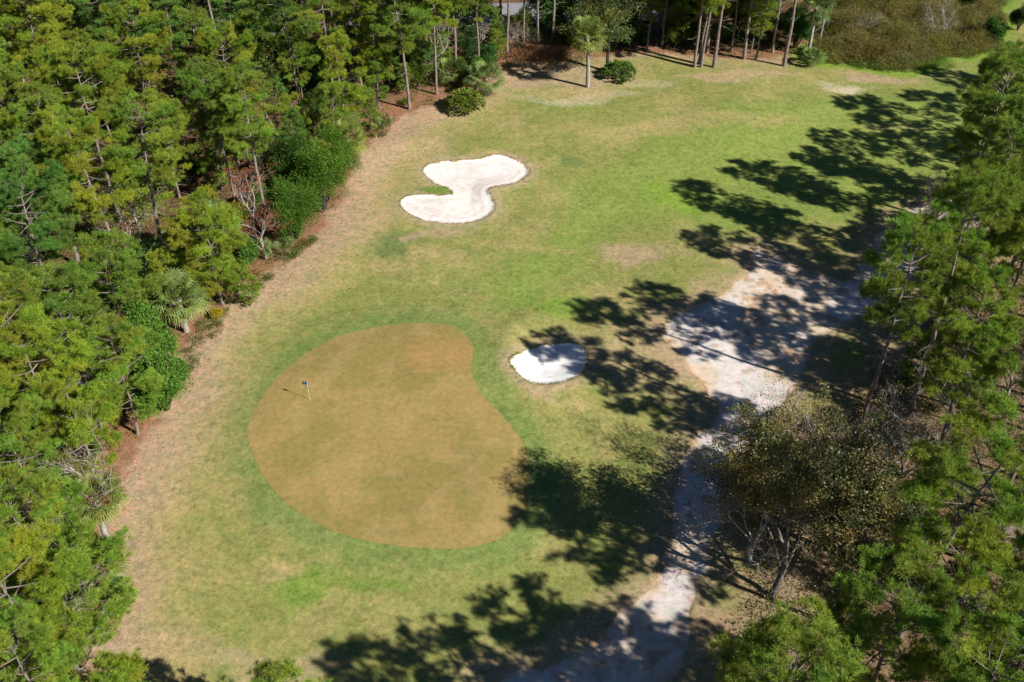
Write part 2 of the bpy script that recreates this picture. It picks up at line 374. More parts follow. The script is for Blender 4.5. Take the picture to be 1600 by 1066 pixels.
tag(sheet('sand_bunker', roughen(BUNK1, .22, .5, 8), .28, sand_z, sand_col, M_sand),
    'large pinkish white sand bunker of two lobes joined by a neck, beyond the green', 'bunker', 'sand bunkers by the green')
tag(sheet('sand_bunker', roughen(BUNK2, .15, .5, 9), .25, sand_z, sand2_col, M_sand),
    'small oval bright white sand bunker right of the green, partly in tree shadow', 'bunker', 'sand bunkers by the green')
def path_col(x, y, d):
    a = fbm(x, y, 4., 61, 5); b = fbm(x, y, 1.0, 62, 4)
    c = mix(np.tile(C(.53, .485, .465), (len(x), 1)), C(.52, .40, .285), sstep(.42, .62, a)*.8)
    c = mix(c, C(.58, .53, .50), sstep(.5, .7, b)*.4)
    c = mix(c, C(.38, .27, .17), sstep(-.9, -.05, d+(b-.5)*.9)*.7)
    s = fbm(x, y, 1.1, 65, 3) > .66; c[s] *= np.array([.8, .68, .58])
    s = hash2(np.floor(x/.25), np.floor(y/.25), 63) > .985; c[s] *= np.array([.62, .5, .42])
    return c
tag(sheet('sandy_path', PATH, .33, lambda x, y, d: terrain(x, y)-.02-.07*sstep(0, -.5, d)+(fbm(x, y, .9, 64)-.5)*.07, path_col, M_path), kind='structure')
tag(sheet('road', ROAD, 2., lambda x, y, d: terrain(x, y)+.25, lambda x, y, d: np.tile(C(.22, .22, .25), (len(x), 1)), M_path), kind='structure')
# ------------------------------------------------------------------ plants: builders
def unit(v): return v/(np.linalg.norm(v, axis=-1, keepdims=True)+1e-9)
def rot_to(d):
    """matrices turning +Z to each direction d (n,3)"""
    d = unit(d); a = rng.uniform(0, 2*PI, len(d))
    ref = np.where(np.abs(d[:, 2:3]) < .95, np.array([[0, 0, 1.]]), np.array([[1., 0, 0]]))
    x = unit(np.cross(ref, d)); y = np.cross(d, x)
    c, s = np.cos(a)[:, None], np.sin(a)[:, None]
    return np.stack([x*c+y*s, y*c-x*s, d], -1)
def tufts(mb, pos, dirs, size, col, nb=46, width=.045, wide=1.25, mat=0):
    """needle tufts: each a burst of thin blades around a shoot"""
    T = len(pos); R = rot_to(np.array(dirs))
    cz = rng.uniform(math.cos(wide*1.25), 1, (T, nb)); ph = rng.uniform(0, 2*PI, (T, nb)); sz = np.sqrt(1-cz*cz)
    d = np.stack([sz*np.cos(ph), sz*np.sin(ph), cz], -1)
    d = np.einsum('tij,tnj->tni', R, d); d[..., 2] += .12; d = unit(d)
    L = size[:, None]*rng.uniform(.65, 1.1, (T, nb))
    root = pos[:, None]+np.einsum('tij,tnj->tni', R, np.stack([np.zeros((T, nb)), np.zeros((T, nb)), rng.uniform(-.45, .3, (T, nb))*size[:, None]], -1))
    side = unit(np.cross(d, rng.normal(size=(T, nb, 3))))*width
    tip = root+d*L[..., None]; tip[..., 2] -= .06*L
    v = np.stack([root-side*.6, root+side*.6, tip+side*.5, tip-side*.5], 2).reshape(-1, 3)
    f = np.arange(T*nb*4).reshape(-1, 4)
    c = np.repeat(col[:, None], nb*4, 1).reshape(-1, 3)*rng.uniform(.8, 1.2, (T*nb, 1)).repeat(4, 0)
    mb.add(v, f, c, mat)
def leaves(mb, cen, rad, n, ln, wd, col, mat=0, flat=.75, droop=0.):
    """n leaf blades scattered in each clump (centre, radius)"""
    T = len(cen); g = unit(rng.normal(size=(T, n, 3)))*(rng.uniform(.15, 1, (T, n, 1))**.6)*np.array(rad)[:, None, None]
    g[..., 2] *= flat
    p = cen[:, None]+g
    d = unit(g+rng.normal(size=(T, n, 3))*.35*np.array(rad)[:, None, None]+np.array([0, 0, .1])); d[..., 2] -= droop; d = unit(d)
    s = unit(np.cross(d, rng.normal(size=(T, n, 3))*.7+np.array([0, 0, 1.])))
    L = ln*rng.uniform(.7, 1.25, (T, n, 1)); W = wd*rng.uniform(.8, 1.2, (T, n, 1))
    v = np.stack([p, p+d*L*.5+s*W*.5, p+d*L, p+d*L*.5-s*W*.5], 2).reshape(-1, 3)
    f = np.arange(T*n*4).reshape(-1, 4)
    c = np.repeat(col[:, None], n*4, 1).reshape(-1, 3)*rng.uniform(.72, 1.28, (T*n, 1)).repeat(4, 0)
    mb.add(v, f, c, mat)
def curve(p0, p1, bend, n=6, up=0.):
    p0 = np.array(p0, float); p1 = np.array(p1, float); t = np.linspace(0, 1, n)[:, None]
    b = rng.normal(size=3)*bend*np.linalg.norm(p1-p0)
    return p0*(1-t)+p1*t+b*np.sin(t*PI)*.6+np.array([0, 0, up])*(t*t-t)*-1*np.linalg.norm(p1-p0)

def pine_meshes(H, R, base=.55, sparse=1.0, deadlow=8, lean=0.25):
    """tall slash pine: bare trunk, whorls of limbs ending in needle pads"""
    tr = MB(); cr = MB(); n = 12
    tz = np.linspace(0, 1, n); lx, ly = rng.normal(size=2)*lean
    wob = np.cumsum(rng.normal(size=(n, 2))*.07, 0)
    axis = np.stack([lx*tz**2*3+wob[:, 0], ly*tz**2*3+wob[:, 1], tz*H], 1); axis[0, :2] = 0
    r0 = .011*H+.03
    tr.tube(axis, r0*(1-tz*.86)+.05*(tz < .01), 8, 1.0)
    def ax(z): return np.array([np.interp(z, axis[:, 2], axis[:, 0]), np.interp(z, axis[:, 2], axis[:, 1]), z])
    zb = base*H; pos = []; dr = []; ton = []
    nw = int((H-zb)*1.15)+3
    for i in range(nw):
        u = (i+rng.uniform(-.3, .3))/(nw-1); u = min(max(u, 0), 1); z = zb+(H-zb-.4)*u
        prof = (.55+.75*u) if u < .4 else math.sqrt(max(0, 1-((u-.4)/.66)**2))*.98
        k = rng.integers(2, 5) if u < .9 else 3
        a0 = rng.uniform(0, 2*PI)
        for j in range(k):
            if rng.random() > sparse*(.72+.3*u): continue
            a = a0+j*2*PI/k+rng.normal()*.35; L = R*prof*rng.uniform(.62, 1.12)+.25
            el = rng.normal()*.12+(-.05+.75*u**1.5)
            d = np.array([math.cos(a)*math.cos(el), math.sin(a)*math.cos(el), math.sin(el)])
            p0 = ax(z); p1 = p0+d*L; c = curve(p0, p1, .09, 6, -.22)
            tr.tube(c, np.linspace(.03+.011*L, .012, 6), 5, .8)
            pad = rng.uniform(.78, 1.22); yl = rng.uniform(.85, 1.3)
            m = max(3, int(L*2.6))
            for q in range(m):
                t = rng.uniform(.34, 1.0) if q else 1.
                b = c[0]*0+np.array([np.interp(t, np.linspace(0, 1, 6), c[:, w_]) for w_ in range(3)])
                sa = a+rng.choice([-1, 1])*rng.uniform(.35, 1.25); l2 = rng.uniform(.35, .95)*(1.25-.5*t)*min(1.3, .5+L*.3)
                e = b+np.array([math.cos(sa)*l2, math.sin(sa)*l2, rng.uniform(.05, .5)*l2])
                if q == 0: e = b+d*.2+np.array([0, 0, .12])
                tr.tube([b, (b+e)/2+np.array([0, 0, -.03]), e], [.02, .015, .01], 3, .8)
                for h in range(rng.integers(4, 8)):
                    o = rng.normal(size=3)*np.array([.3, .3, .18]); o[2] = abs(o[2])*.9
                    pos.append(e+o); dd = unit(d*.5+np.array([0, 0, .9])+rng.normal(size=3)*.4+o); dr.append(dd)
                    ton.append(np.array([yl, 1, .9])*pad*rng.uniform(.85, 1.15))
    for q in range(5):
        pos.append(ax(H-.15)+rng.normal(size=3)*.25); dr.append(unit(np.array([0, 0, 1.])+rng.normal(size=3)*.4)); ton.append(np.array([1.1, 1.1, .9]))
    pos = np.array(pos); dr = np.array(dr)
    tufts(cr, pos, dr, rng.uniform(.28, .46, len(pos)), np.array(ton), 52, .016)
    for q in range(deadlow):     # grey dead snags below the crown
        z = rng.uniform(.32, 1.0)*zb+.5; a = rng.uniform(0, 2*PI); L = rng.uniform(.5, 2.2); p0 = ax(z)
        c = curve(p0, p0+np.array([math.cos(a)*L, math.sin(a)*L, rng.uniform(-.25, .3)*L]), .15, 5)
        tr.tube(c, np.linspace(.04, .01, 5), 4, 1.2)
        for h in range(2):
            b = c[rng.integers(2, 5)]; tr.tube([b, b+rng.normal(size=3)*.35*L*np.array([.6, .6, .4])], [.016, .008], 3, 1.3)
    return tr, cr
def branchy(H, spread, levels=4, r0=.2, kids=(3, 5), rise=.6, ratio=.66, first=.3, fork=None, col=1.):
    """recursive limbs; returns the mesh builder and the twig ends"""
    mb = MB(); ends = []
    def grow(p, d, L, r, lv):
        e = p+d*L; c = curve(p, e, .12, 5 if lv < 3 else 3)
        mb.tube(c, np.linspace(r, r*.62, len(c)), 7 if lv == 0 else (5 if lv == 1 else 3), col*(1+.12*lv))
        if lv >= levels: ends.append((c[-1], d)); return
        for k in range(rng.integers(*kids)+(lv == 0)):
            t = rng.uniform(first if lv == 0 else .3, 1) if k else 1
            i = t*(len(c)-1); i0 = min(int(i), len(c)-2); b = c[i0]+(c[i0+1]-c[i0])*(i-i0)
            nd = unit(d*.75+unit(rng.normal(size=3))*spread+np.array([0, 0, rise*.25*(lv < 3)]))
            grow(b, nd, L*ratio*rng.uniform(.75, 1.2), r*.62*(1-.3*t), lv+1)
    if fork:
        for k in range(fork):
            a = k*2*PI/fork+rng.uniform(0, 1); grow(np.zeros(3), unit(np.array([math.cos(a)*.45, math.sin(a)*.45, 1.])), H*.36, r0*.7, 0)
    else: grow(np.zeros(3), unit(np.array([*rng.normal(size=2)*.08, 1.])), H*.38, r0, 0)
    return mb, ends
def broadleaf_meshes(H, R, nl=14, clump=.55, ln=.17, wd=.11, tones=((1, 1, 1),), lv=4, keep=1., zmin=.2):
    mb, ends = branchy(H, .78, lv, .014*H+.04, (3, 5), .7, .68)
    P_ = np.array([e[0] for e in ends]); s = np.array([R/np.percentile(np.abs(P_[:, 0]), 96), R/np.percentile(np.abs(P_[:, 1]), 96), H/P_[:, 2].max()])
    mb.v = [v*s for v in mb.v]; P_ = P_*s
    k = (rng.random(len(P_)) < keep) & (P_[:, 2] > zmin*H); P_ = P_[k]
    tones = np.array(tones, float)
    # tone follows patches through the crown
    key = (fbm(P_[:, 0]+9, P_[:, 1]+P_[:, 2]*.7, 1.8, int(rng.integers(99)), 2)*1.7-.35).clip(0, .999)
    col = tones[(key*len(tones)).astype(int)]*rng.uniform(.75, 1.25, (len(P_), 1))
    cr = MB(); leaves(cr, P_, np.full(len(P_), clump)*rng.uniform(.7, 1.3, len(P_)), nl, ln, wd, col)
    return mb, cr
def dense_meshes(H, R, n=420, nl=46, ln=.16, wd=.07, tones=((1, 1, 1),), up=.0, bumps=.3):
    """bush or evergreen clothed to the ground: sprays of leaves over a lumpy volume"""
    k = max(5, int(n/42)); lc = unit(rng.normal(size=(k, 3)))*rng.uniform(.25, .75, (k, 1)); lc[:, 2] = np.abs(lc[:, 2])*1.15-.3; lr = rng.uniform(.24, .46, k); lc[0] = 0; lr[0] = .5
    j = rng.choice(k, n, p=lr**2/(lr**2).sum()); g = unit(rng.normal(size=(n, 3))); g[:, 2] = np.where(g[:, 2] < -.3, -g[:, 2], g[:, 2])
    q_ = lc[j]+g*(lr[j]*rng.uniform(.55, 1.08, n)**.7)[:, None]
    P_ = q_*np.array([R, R, H*.6])+np.array([0, 0, H*.38]); P_[:, 2] = np.clip(P_[:, 2], .12, None)
    tones = np.array(tones, float); col = tones[rng.integers(len(tones), size=n)]*rng.uniform(.75, 1.25, (n, 1))
    cr = MB(); leaves(cr, P_, rng.uniform(.28, .5, n)*min(1.3, .5+R*.25), nl, ln, wd, col, 0, 1.0+up)
    tr = MB()
    for k in range(7):
        a = rng.uniform(0, 2*PI); L = rng.uniform(.45, .8)
        tr.tube(curve([0, 0, 0], [math.cos(a)*R*.6*L, math.sin(a)*R*.6*L, H*L], .12, 6), np.linspace(.02*H, .01, 6), 5)
    return tr, cr
def fan_leaf(mb, root, d, pet, R, col, droop=.5, seg=17, mat=0):
    """one palmetto fan on its stalk"""
    d = unit(np.array(d, float)); side = unit(np.cross(d, [0, 0, 1.])+1e-6); up = np.cross(side, d)
    c = root+d*pet; c[2] -= .06*pet*droop
    mb.add(np.array([root-side*.02, root+side*.02, c+side*.014, c-side*.014]), [[0, 1, 2, 3]], np.tile(np.array(col)*np.array([1.2, 1.05, .8]), (4, 1)), mat)
    V = []; Cc = []; F4 = []
    for k in range(seg):
        a = (k/(seg-1)-.5)*4.0; q = R*(.72+.28*math.cos(a*.7))*rng.uniform(.9, 1.08)
        dv = d*math.cos(a)+side*math.sin(a)+up*.16*math.cos(a*1.5); pv = unit(np.cross(dv, up))*.042*R*1.15
        m1 = c+dv*q*.55; m1[2] -= .05*droop*R; t = c+dv*q*.93; t[2] -= (.16+.35*droop)*R*.8
        i = len(V); lift = up*.03*(k % 2)
        V += [c-pv*.12, c+pv*.12, m1+pv+lift, m1-pv+lift, t+pv*.12, t-pv*.12]; F4 += [[i, i+1, i+2, i+3], [i+3, i+2, i+4, i+5]]
        g = rng.uniform(.82, 1.2); Cc += [np.array(col)*g*b for b in (.95, .95, 1, 1, 1.12, 1.12)]
    mb.add(np.array(V), F4, np.array(Cc), mat)
def palm_meshes(H, n=38, R=.95, skirt=10):
    tr = MB(); cr = MB(); sk = MB(); k = 26; t = np.linspace(0, 1, k); top = np.array([rng.normal()*.25, rng.normal()*.25, H])
    ax_ = np.stack([top[0]*t**2, top[1]*t**2, t*H], 1)
    tr.tube(ax_, .25+.045*(np.arange(k) % 2)+.05*np.exp(-t*9)+.05*sstep(.8, 1., t), 9)
    for i in range(60):       # old leaf bases
        z = rng.uniform(.45, 1)*H; a = rng.uniform(0, 2*PI); c = np.array([np.interp(z, ax_[:, 2], ax_[:, 0]), np.interp(z, ax_[:, 2], ax_[:, 1]), z]); o = np.array([math.cos(a), math.sin(a), 0])
        s = np.cross(o, [0, 0, 1.]); tr.add(np.array([c+o*.17-s*.05, c+o*.17+s*.05, c+o*.3+s*.03+[0, 0, .28], c+o*.3-s*.03+[0, 0, .28]]), [[0, 1, 2, 3]], 1.25)
    for i in range(n):
        a = i*2.39996+rng.uniform(-.2, .2); el = 1.35-2.05*(i/n)**.9
        d = np.array([math.cos(a)*math.cos(el), math.sin(a)*math.cos(el), math.sin(el)])
        fan_leaf(cr, top+np.array([0, 0, .1]), d, rng.uniform(.9, 1.35)*R, R*rng.uniform(.9, 1.1), np.array([1.05-.1*(el > 0), 1., .95])*rng.uniform(.8, 1.25), .35+.5*(el < .2))
    for i in range(skirt):
        a = rng.uniform(0, 2*PI); el = rng.uniform(-1.35, -.75); d = np.array([math.cos(a)*math.cos(el), math.sin(a)*math.cos(el), math.sin(el)])
        fan_leaf(sk, top-np.array([0, 0, .15]), d, R*.9, R*.8, (1., 1., 1.), .6, 11)
    return tr, cr, sk
def palmetto_meshes(R=1.3, n=26, leaf=.6):
    cr = MB(); tr = MB()
    for i in range(n):
        a = rng.uniform(0, 2*PI); el = rng.uniform(.25, 1.3); d = np.array([math.cos(a)*math.cos(el), math.sin(a)*math.cos(el), math.sin(el)])
        r_ = np.array([rng.normal()*.35*R, rng.normal()*.35*R, .05])
        fan_leaf(cr, r_, d, rng.uniform(.6, 1.)*R, leaf*rng.uniform(.8, 1.15), np.array([1, 1, 1])*rng.uniform(.75, 1.25), .4, 13)
    for i in range(3):
        a = rng.uniform(0, 2*PI); tr.tube([[0, 0, .08], [math.cos(a)*.4*R, math.sin(a)*.4*R, .15], [math.cos(a)*.7*R, math.sin(a)*.7*R, .35]], [.09, .08, .06], 5)
    return tr, cr
def bigleaf_meshes(R, H, n=150):
    """mound of long broad arching leaves"""
    cr = MB(); tr = MB(); V = []; F = []; Cc = []
    for i in range(n):
        a = rng.uniform(0, 2*PI); q = math.sqrt(rng.uniform(0, 1))*R; b = np.array([math.cos(a)*q, math.sin(a)*q, 0.]); z1 = H*math.sqrt(max(.08, 1-(q/R)**2*.9))
        b2 = b*.8+np.array([0, 0, z1*rng.uniform(.35, .8)])
        if i % 3 == 0: tr.tube([b*.4+[0, 0, .0], b2], [.03, .015], 4)
        yl = rng.uniform(.9, 1.5); tone = rng.uniform(.75, 1.3)
        for h in range(9):
            aa = a+rng.normal()*1.3; el = rng.uniform(.1, 1.3); d = np.array([math.cos(aa)*math.cos(el), math.sin(aa)*math.cos(el), math.sin(el)]); L = rng.uniform(.4, .75); s = unit(np.cross(d, [0, 0, 1.]))*.075
            m = b2+d*L*.5; e = b2+d*L; e[2] -= .22*L; k = len(V)
            V += [b2, m+s, e, m-s]; F.append([k, k+1, k+2, k+3]); Cc += [np.array([yl, 1.05, .9])*tone*rng.uniform(.85, 1.15)]*4
    cr.add(np.array(V), F, np.array(Cc)); return tr, cr

# ------------------------------------------------------------------ library of kinds (meshes shared by every copy)
def lib(name, tr, cr, mt, mc, extra=None):
    out = [('trunk', tr.mesh(name+'_trunk', [mt])), ('crown', cr.mesh(name+'_crown', [mc], False))]
    if extra: out.append((extra[0], extra[1].mesh(name+'_'+extra[0], [extra[2]], False)))
    return out
PINES = [lib('pine', *pine_meshes(h, r, b, s_), M_bark, M_needle) for h, r, b, s_ in
         [(22, 4.4, .5, 1), (21, 3.9, .54, 1), (20, 4.5, .48, .95), (23, 4.1, .55, 1), (19, 3.7, .48, 1), (21, 4.6, .52, .9), (20, 3.4, .42, 1.), (22, 4.8, .55, .95), (21, 4.2, .6, .8), (18, 4.3, .45, 1)]]
YPINES = [lib('young_pine', *pine_meshes(h, r, b, s_, 2, .1), M_bark, M_needle) for h, r, b, s_ in [(10, 2.1, .25, 1), (12, 2.3, .35, 1), (8, 1.9, .18, 1)]]
BIGP = [lib('broad_pine', *pine_meshes(h, r, b, s_, 14), M_bark, M_needle) for h, r, b, s_ in [(22, 4.3, .52, 1.05), (21, 4.0, .5, .82), (22, 4.2, .55, .7)]]
EDGEP = [lib('edge_pine', *pine_meshes(h, r, b, s_, 5, .1), M_bark, M_needle) for h, r, b, s_ in [(12, 3.6, .28, 1), (11, 3.2, .22, .9), (13, 3.9, .3, 1)]]
RPINES = [lib('pine', *pine_meshes(h, r, b, s_), M_bark, M_needle) for h, r, b, s_ in [(22, 3.4, .56, 1), (21, 3.1, .6, 1), (20, 3.3, .52, .9), (23, 3.2, .6, 1)]]
SNAG = [lib('bare_tree', branchy(9, .75, 5, .16, (2, 4), .5, .7, .3, None, 1.)[0], dense_meshes(.01, .01, 2, 2)[1], M_grey, M_dead)]
def bare_lib(H, sp, fork, lv=5, nl=5, tone=(1, 1, 1), keep=.35, mat=None, mt=None):
    mb, ends = branchy(H, sp, lv, .013*H+.02, (3, 4), .5, .68, .3, fork)
    P_ = np.array([e[0] for e in ends]); P_ = P_[rng.random(len(P_)) < keep]; s = H/P_[:, 2].max(); mb.v = [v*s for v in mb.v]; P_ = P_*s
    cr = MB(); leaves(cr, P_, np.full(len(P_), .3), nl, .12, .07, np.array(tone)[None]*rng.uniform(.7, 1.3, (len(P_), 1)))
    return lib('bare_tree', mb, cr, mt or M_grey, mat or M_dead)
BARE = [bare_lib(9, .8, None, 5, 4, (1., .8, .8), .3), bare_lib(6, .85, 4, 4, 5, (.8, .75, .5), .5), bare_lib(5, .9, 5, 4, 3, (1.1, .8, .8), .3)]
RUSSET = [bare_lib(9, .75, None, 5, 12, (1.1, .75, .62), .8)]
OAK = [lib('oak', *broadleaf_meshes(14, 6.0, 60, .6, .15, .09, ((1, 1, 1), (.75, .95, .9), (1.15, 1.1, .9), (1.4, 1.05, .85), (.9, 1, .9)), 5, .85), M_oak, M_olive),
       lib('oak', *broadleaf_meshes(9.5, 4.0, 26, .55, .2, .12, ((1, 1, 1), (.8, 1, .9), (1.5, 1.2, .9)), 5, .75), M_dark, M_olive)]
REDT = [lib('red_maple', *broadleaf_meshes(12.5, 4.2, 9, .45, .12, .08, ((1, 1, 1), (1.25, .95, .9), (1.7, .9, 1.), (.9, 1, .9)), 5, .5), M_grey, M_olive)]
DENSE = [lib('evergreen', *dense_meshes(7.5, 2.9, 620, 50, .19, .06, ((.8, 1, .9), (1.15, 1.1, .9), (.65, .85, .8)), .3), M_dark, M_leaf),
         lib('evergreen', *dense_meshes(5.5, 2.5, 480, 44, .2, .08, ((1, 1, 1), (1.25, 1.15, .8)), .1), M_dark, M_leaf)]
BROAD = [lib('leafy_tree', *dense_meshes(9, 2.9, 520, 36, .22, .14, ((1, 1.1, .9), (.8, .95, .9), (1.15, 1.2, .9)), .1, .7), M_dark, M_gloss),
         lib('leafy_tree', *broadleaf_meshes(8.5, 2.6, 15, .5, .2, .13, ((1, 1.1, .9), (1.2, 1.15, .8)), 4, 1.), M_grey, M_gloss)]
SHRUB = [lib('shrub', *dense_meshes(2.2, 1.5, 110, 34, .16, .09, ((1, 1, 1), (1.2, 1.1, .8)), 0, .5), M_dark, M_leaf),
         lib('shrub', *dense_meshes(3.2, 1.6, 150, 34, .18, .1, ((1.1, 1.15, .9), (.85, 1, .9)), .1, .6), M_dark, M_gloss)]
BRACK = [lib('shrub', *dense_meshes(1.4, 1.5, 90, 30, .2, .04, ((.6, .75, .4), (1, .9, .8), (.45, .6, .3)), -.2, .6), M_dark, M_brush)]
PALM = [lib('palm', *(lambda t: (t[0], t[1]))(p), M_grey, M_palm, ('skirt', p[2], M_dead)) for p in (palm_meshes(7.6, 34, 1.5, 14), palm_meshes(4.2, 30, 1.5, 8), palm_meshes(3., 30, 1.35, 4))]
PMETTO = [lib('palmetto', *palmetto_meshes(), M_dark, M_palm), lib('palmetto', *palmetto_meshes(1.6, 34, .7), M_dark, M_palm)]
BIGL = [lib('bigleaf', *bigleaf_meshes(2.9, 2.9, 190), M_dark, M_gloss), lib('bigleaf', *bigleaf_meshes(3.1, 2.7, 200), M_dark, M_gloss)]

PLANTS = []
def plant(name, parts, x, y, s=1., rz=None, tone=(1, 1, 1), label=None, cat='tree', group=None, names=('trunk', 'crown'), sz=1., dead=False):
    e = bpy.data.objects.new(name, None); COL.objects.link(e); e.empty_display_size = .5
    e.location = (x, y, float(terrain(np.array([x]), np.array([y]))[0])-.05); e.rotation_euler = (0, 0, rz if rz is not None else rnd.uniform(0, 6.28)); e.scale = (s, s, s*sz)
    for k, (pn, me) in enumerate(parts):
        if k == 1 and dead: continue
        o = bpy.data.objects.new(names[k] if k < len(names) else pn, me); COL.objects.link(o); o.parent = e
        o.color = (*tone, 1) if k == 1 else (1, 1, 1, 1)
    tag(e, label, cat, group); PLANTS.append(e); return e
def free(x, y, r, lst): return all((x-a)**2+(y-b)**2 > (r+c)**2/4 for a, b, c in lst)
TONES = {'yellow-green': (1.28, 1.17, .75), 'bright green': (1.1, 1.12, 1.), 'mid green': (.95, 1., 1.), 'deep green': (.62, .84, 1.), 'cool green': (.72, .98, 1.35), 'olive': (1.12, 1.02, .85)}
taken = []      # (x, y, spacing)

# ------------------------------------------------------------------ the flag
def flag(x, y):
    z0 = float(terrain(np.array([x]), np.array([y]))[0])+.012
    e = bpy.data.objects.new('golf_flagstick', None); COL.objects.link(e); e.location = (x, y, z0)
    tag(e, 'thin pale flagstick with small blue flag standing in the brown putting green', 'flag')
    m = MB(); m.tube([[0, 0, -.1], [0, 0, 1.2], [0, 0, 2.2]], [.017, .016, .013], 8); link('pole', m.mesh('pole', [plain('pole_paint', (.75, .66, .40), .4)]), e)
    m = MB(); u = np.linspace(0, 1, 9); V = []; F = []
    dx, dy = -.80, .35
    for zz in (2.17, 1.77):
        for t in u: V.append([dx*t*.62+.05*math.sin(t*7)*dy, dy*t*.62+.07*math.sin(t*7), zz-.10*t-(.0 if zz > 2 else -.06*t)])
    for k in range(8): F.append([k, k+1, k+10, k+9])
    m.add(np.array(V), F); link('flag_cloth', m.mesh('flag_cloth', [plain('flag_blue', (.02, .13, .30), .7)]), e)
    m = MB(); V = []; 
    for k, t in enumerate((.0, .13)):
        for zz in (2.175, 1.765): V.append([dx*t*.62, dy*t*.62+.012, zz-.1*t])
    m.add(np.array(V), [[0, 1, 3, 2]]); link('flag_sleeve', m.mesh('flag_sleeve', [plain('flag_white', (.75, .78, .8), .7)]), e)
    m = MB(); m.tube([[0, 0, .0], [0, 0, .006]], [.06, .055], 16, .2); link('hole_cup', m.mesh('hole_cup', [plain('cup_pale_grey', (.6, .6, .58), .6)]), e)  # low pale grey ring of the cup round the pole foot
flag(*at(485.5, 632))
# ------------------------------------------------------------------ featured plants
def put(lab, name, parts, px, py, z=0., **k):
    """base where the photo shows it (z=0) or under a crown centre seen at height z"""
    x, y = at(px, py, z); sp = k.pop('sp', 3.); taken.append((x, y, sp))
    return plant(name, parts, x, y, label=lab, **k)
put('tall cabbage palm with shaggy trunk at the far fairway edge, beside a large-leaved bush', 'cabbage_palm', PALM[0], 918, 137, s=1.0, cat='palm', tone=(1.1, 1.1, .9), sz=1.0)
put('cabbage palm with dark hanging leaves right of the slanting pine, by the thicket', 'cabbage_palm', PALM[0], 1262, 88, s=.95, cat='palm', tone=(.5, .68, .7), sz=1.05)
put('blue-green fan palm standing behind the large-leaved bush left of the clearing', 'fan_palm', PALM[2], 757, 150, s=1.15, cat='palm', tone=(.9, 1., 1.15), sz=.75)
put('large mound bush of long yellow-green leaves casting a shadow to its left', 'broadleaf_bush', BIGL[0], 726, 172, s=1.12, cat='bush', names=('stems', 'leaves'), tone=(1.25, 1.15, .9))
put('dark green large-leaved bush right beside the tall cabbage palm', 'broadleaf_bush', BIGL[1], 966, 122, s=1.0, cat='bush', names=('stems', 'leaves'), tone=(.8, 1., 1.))
put('tall green tree with open crown rising behind the cabbage palm', 'broadleaf_tree', OAK[1], 948, 112, s=1.25, tone=(.8, 1.1, .9), cat='tree')
put('small fan palm at the foot of the dark cabbage palm by the thicket', 'fan_palm', PALM[2], 1268, 102, s=.8, cat='palm', tone=(.8, 1, .9), sz=.6)
put('fan palm with drooping fronds in the gap of the left wood, by straw bank', 'fan_palm', PALM[1], 292, 520, s=1.0, cat='palm', tone=(1., 1.1, 1.1))
put('second fan palm close behind the drooping one at the straw bank', 'fan_palm', PALM[1], 268, 478, s=1.0, cat='palm', tone=(.85, 1, 1))
put('pale bluish fan palm among pines, left below the russet tree', 'fan_palm', PALM[1], 352, 392, s=.9, cat='palm', tone=(1.1, 1.2, 1.35))
put('dead fan palm with shaggy brown trunk in the lower left wood', 'fan_palm', PALM[0], 170, 850, s=.85, cat='palm', tone=(1.1, 1.05, .9), sz=.8)
put('fan palm under pine branches near the lower left corner', 'fan_palm', PALM[1], 158, 955, s=1.0, cat='palm', tone=(.8, 1., .9))
put('fan palm at the wood edge below the tall lone pine trunk, by twin bunker corner', 'fan_palm', PALM[1], 548, 262, s=.9, cat='palm', tone=(1.1, 1.1, .8))
for lab, px, py, i, s in [('saw palmetto at the wood edge just above the large dark evergreen', 592, 214, 0, 1.), ('saw palmetto under the lone pine at the bend of the wood edge', 600, 200, 1, .8),
        ('dark saw palmetto at the foot of the russet tree', 440, 395, 1, 1.1), ('saw palmetto behind the fan palm pair by the straw bank', 330, 470, 0, 1.1)]:
    put(lab, 'saw_palmetto', PMETTO[i], px, py, s=s, cat='palmetto', names=('stems', 'leaves'), group='saw palmettos', tone=(.8, 1., 1.1) if i else (1.1, 1.1, .8))
# dense dark evergreens bulging onto the fairway
for lab, px, py, s, i, tn in [('largest dark evergreen bulging onto the dirt verge left of the twin bunker', 505, 330, 1.25, 0, (1.2, 1.35, .8)), ('dark evergreen adjoining the largest one on its lower left', 462, 372, 1.15, 0, (1.05, 1.25, .8)),
        ('dark evergreen at the upper end of the bulging evergreen clump', 528, 285, 1.1, 0, (1.3, 1.4, .8)), ('dark evergreen tucked behind the bulging evergreen clump', 468, 300, 1.2, 0, (.75, .9, .8))]:
    put(lab, 'evergreen_tree', DENSE[i], px, py, s=s, tone=tn, group='dark evergreens of the bulge', sp=4.5)
put('russet brown leafless-looking tree among green pines left of the dark evergreens', 'russet_tree', RUSSET[0], 405, 375, s=1.05, tone=(1.15, .85, .8), sp=4)
put('small russet tree on the lower side of the taller russet one', 'russet_tree', RUSSET[0], 415, 405, s=.7, tone=(1.1, .8, .6), sp=3)
for lab, px, py, s, i in [('glossy bright leafy tree at the verge left of the flag', 262, 640, 1.0, 0), ('glossy leafy tree up the slope from the one left of the flag', 238, 585, 1.0, 0), ('glossy leafy tree topmost of three, left of the drooping fan palm', 205, 545, 1.05, 0)]:
    put(lab, 'leafy_tree', BROAD[i], px, py, s=s, tone=(1., 1.1, .95), group='glossy leafy trees left of the flag', sp=4.5)
put('yellow-leaved little shrub beside the straw bank in the left wood', 'shrub', SHRUB[0], 338, 497, s=.6, tone=(4., 2.2, .6), cat='shrub', names=('stems', 'leaves'), sp=2)
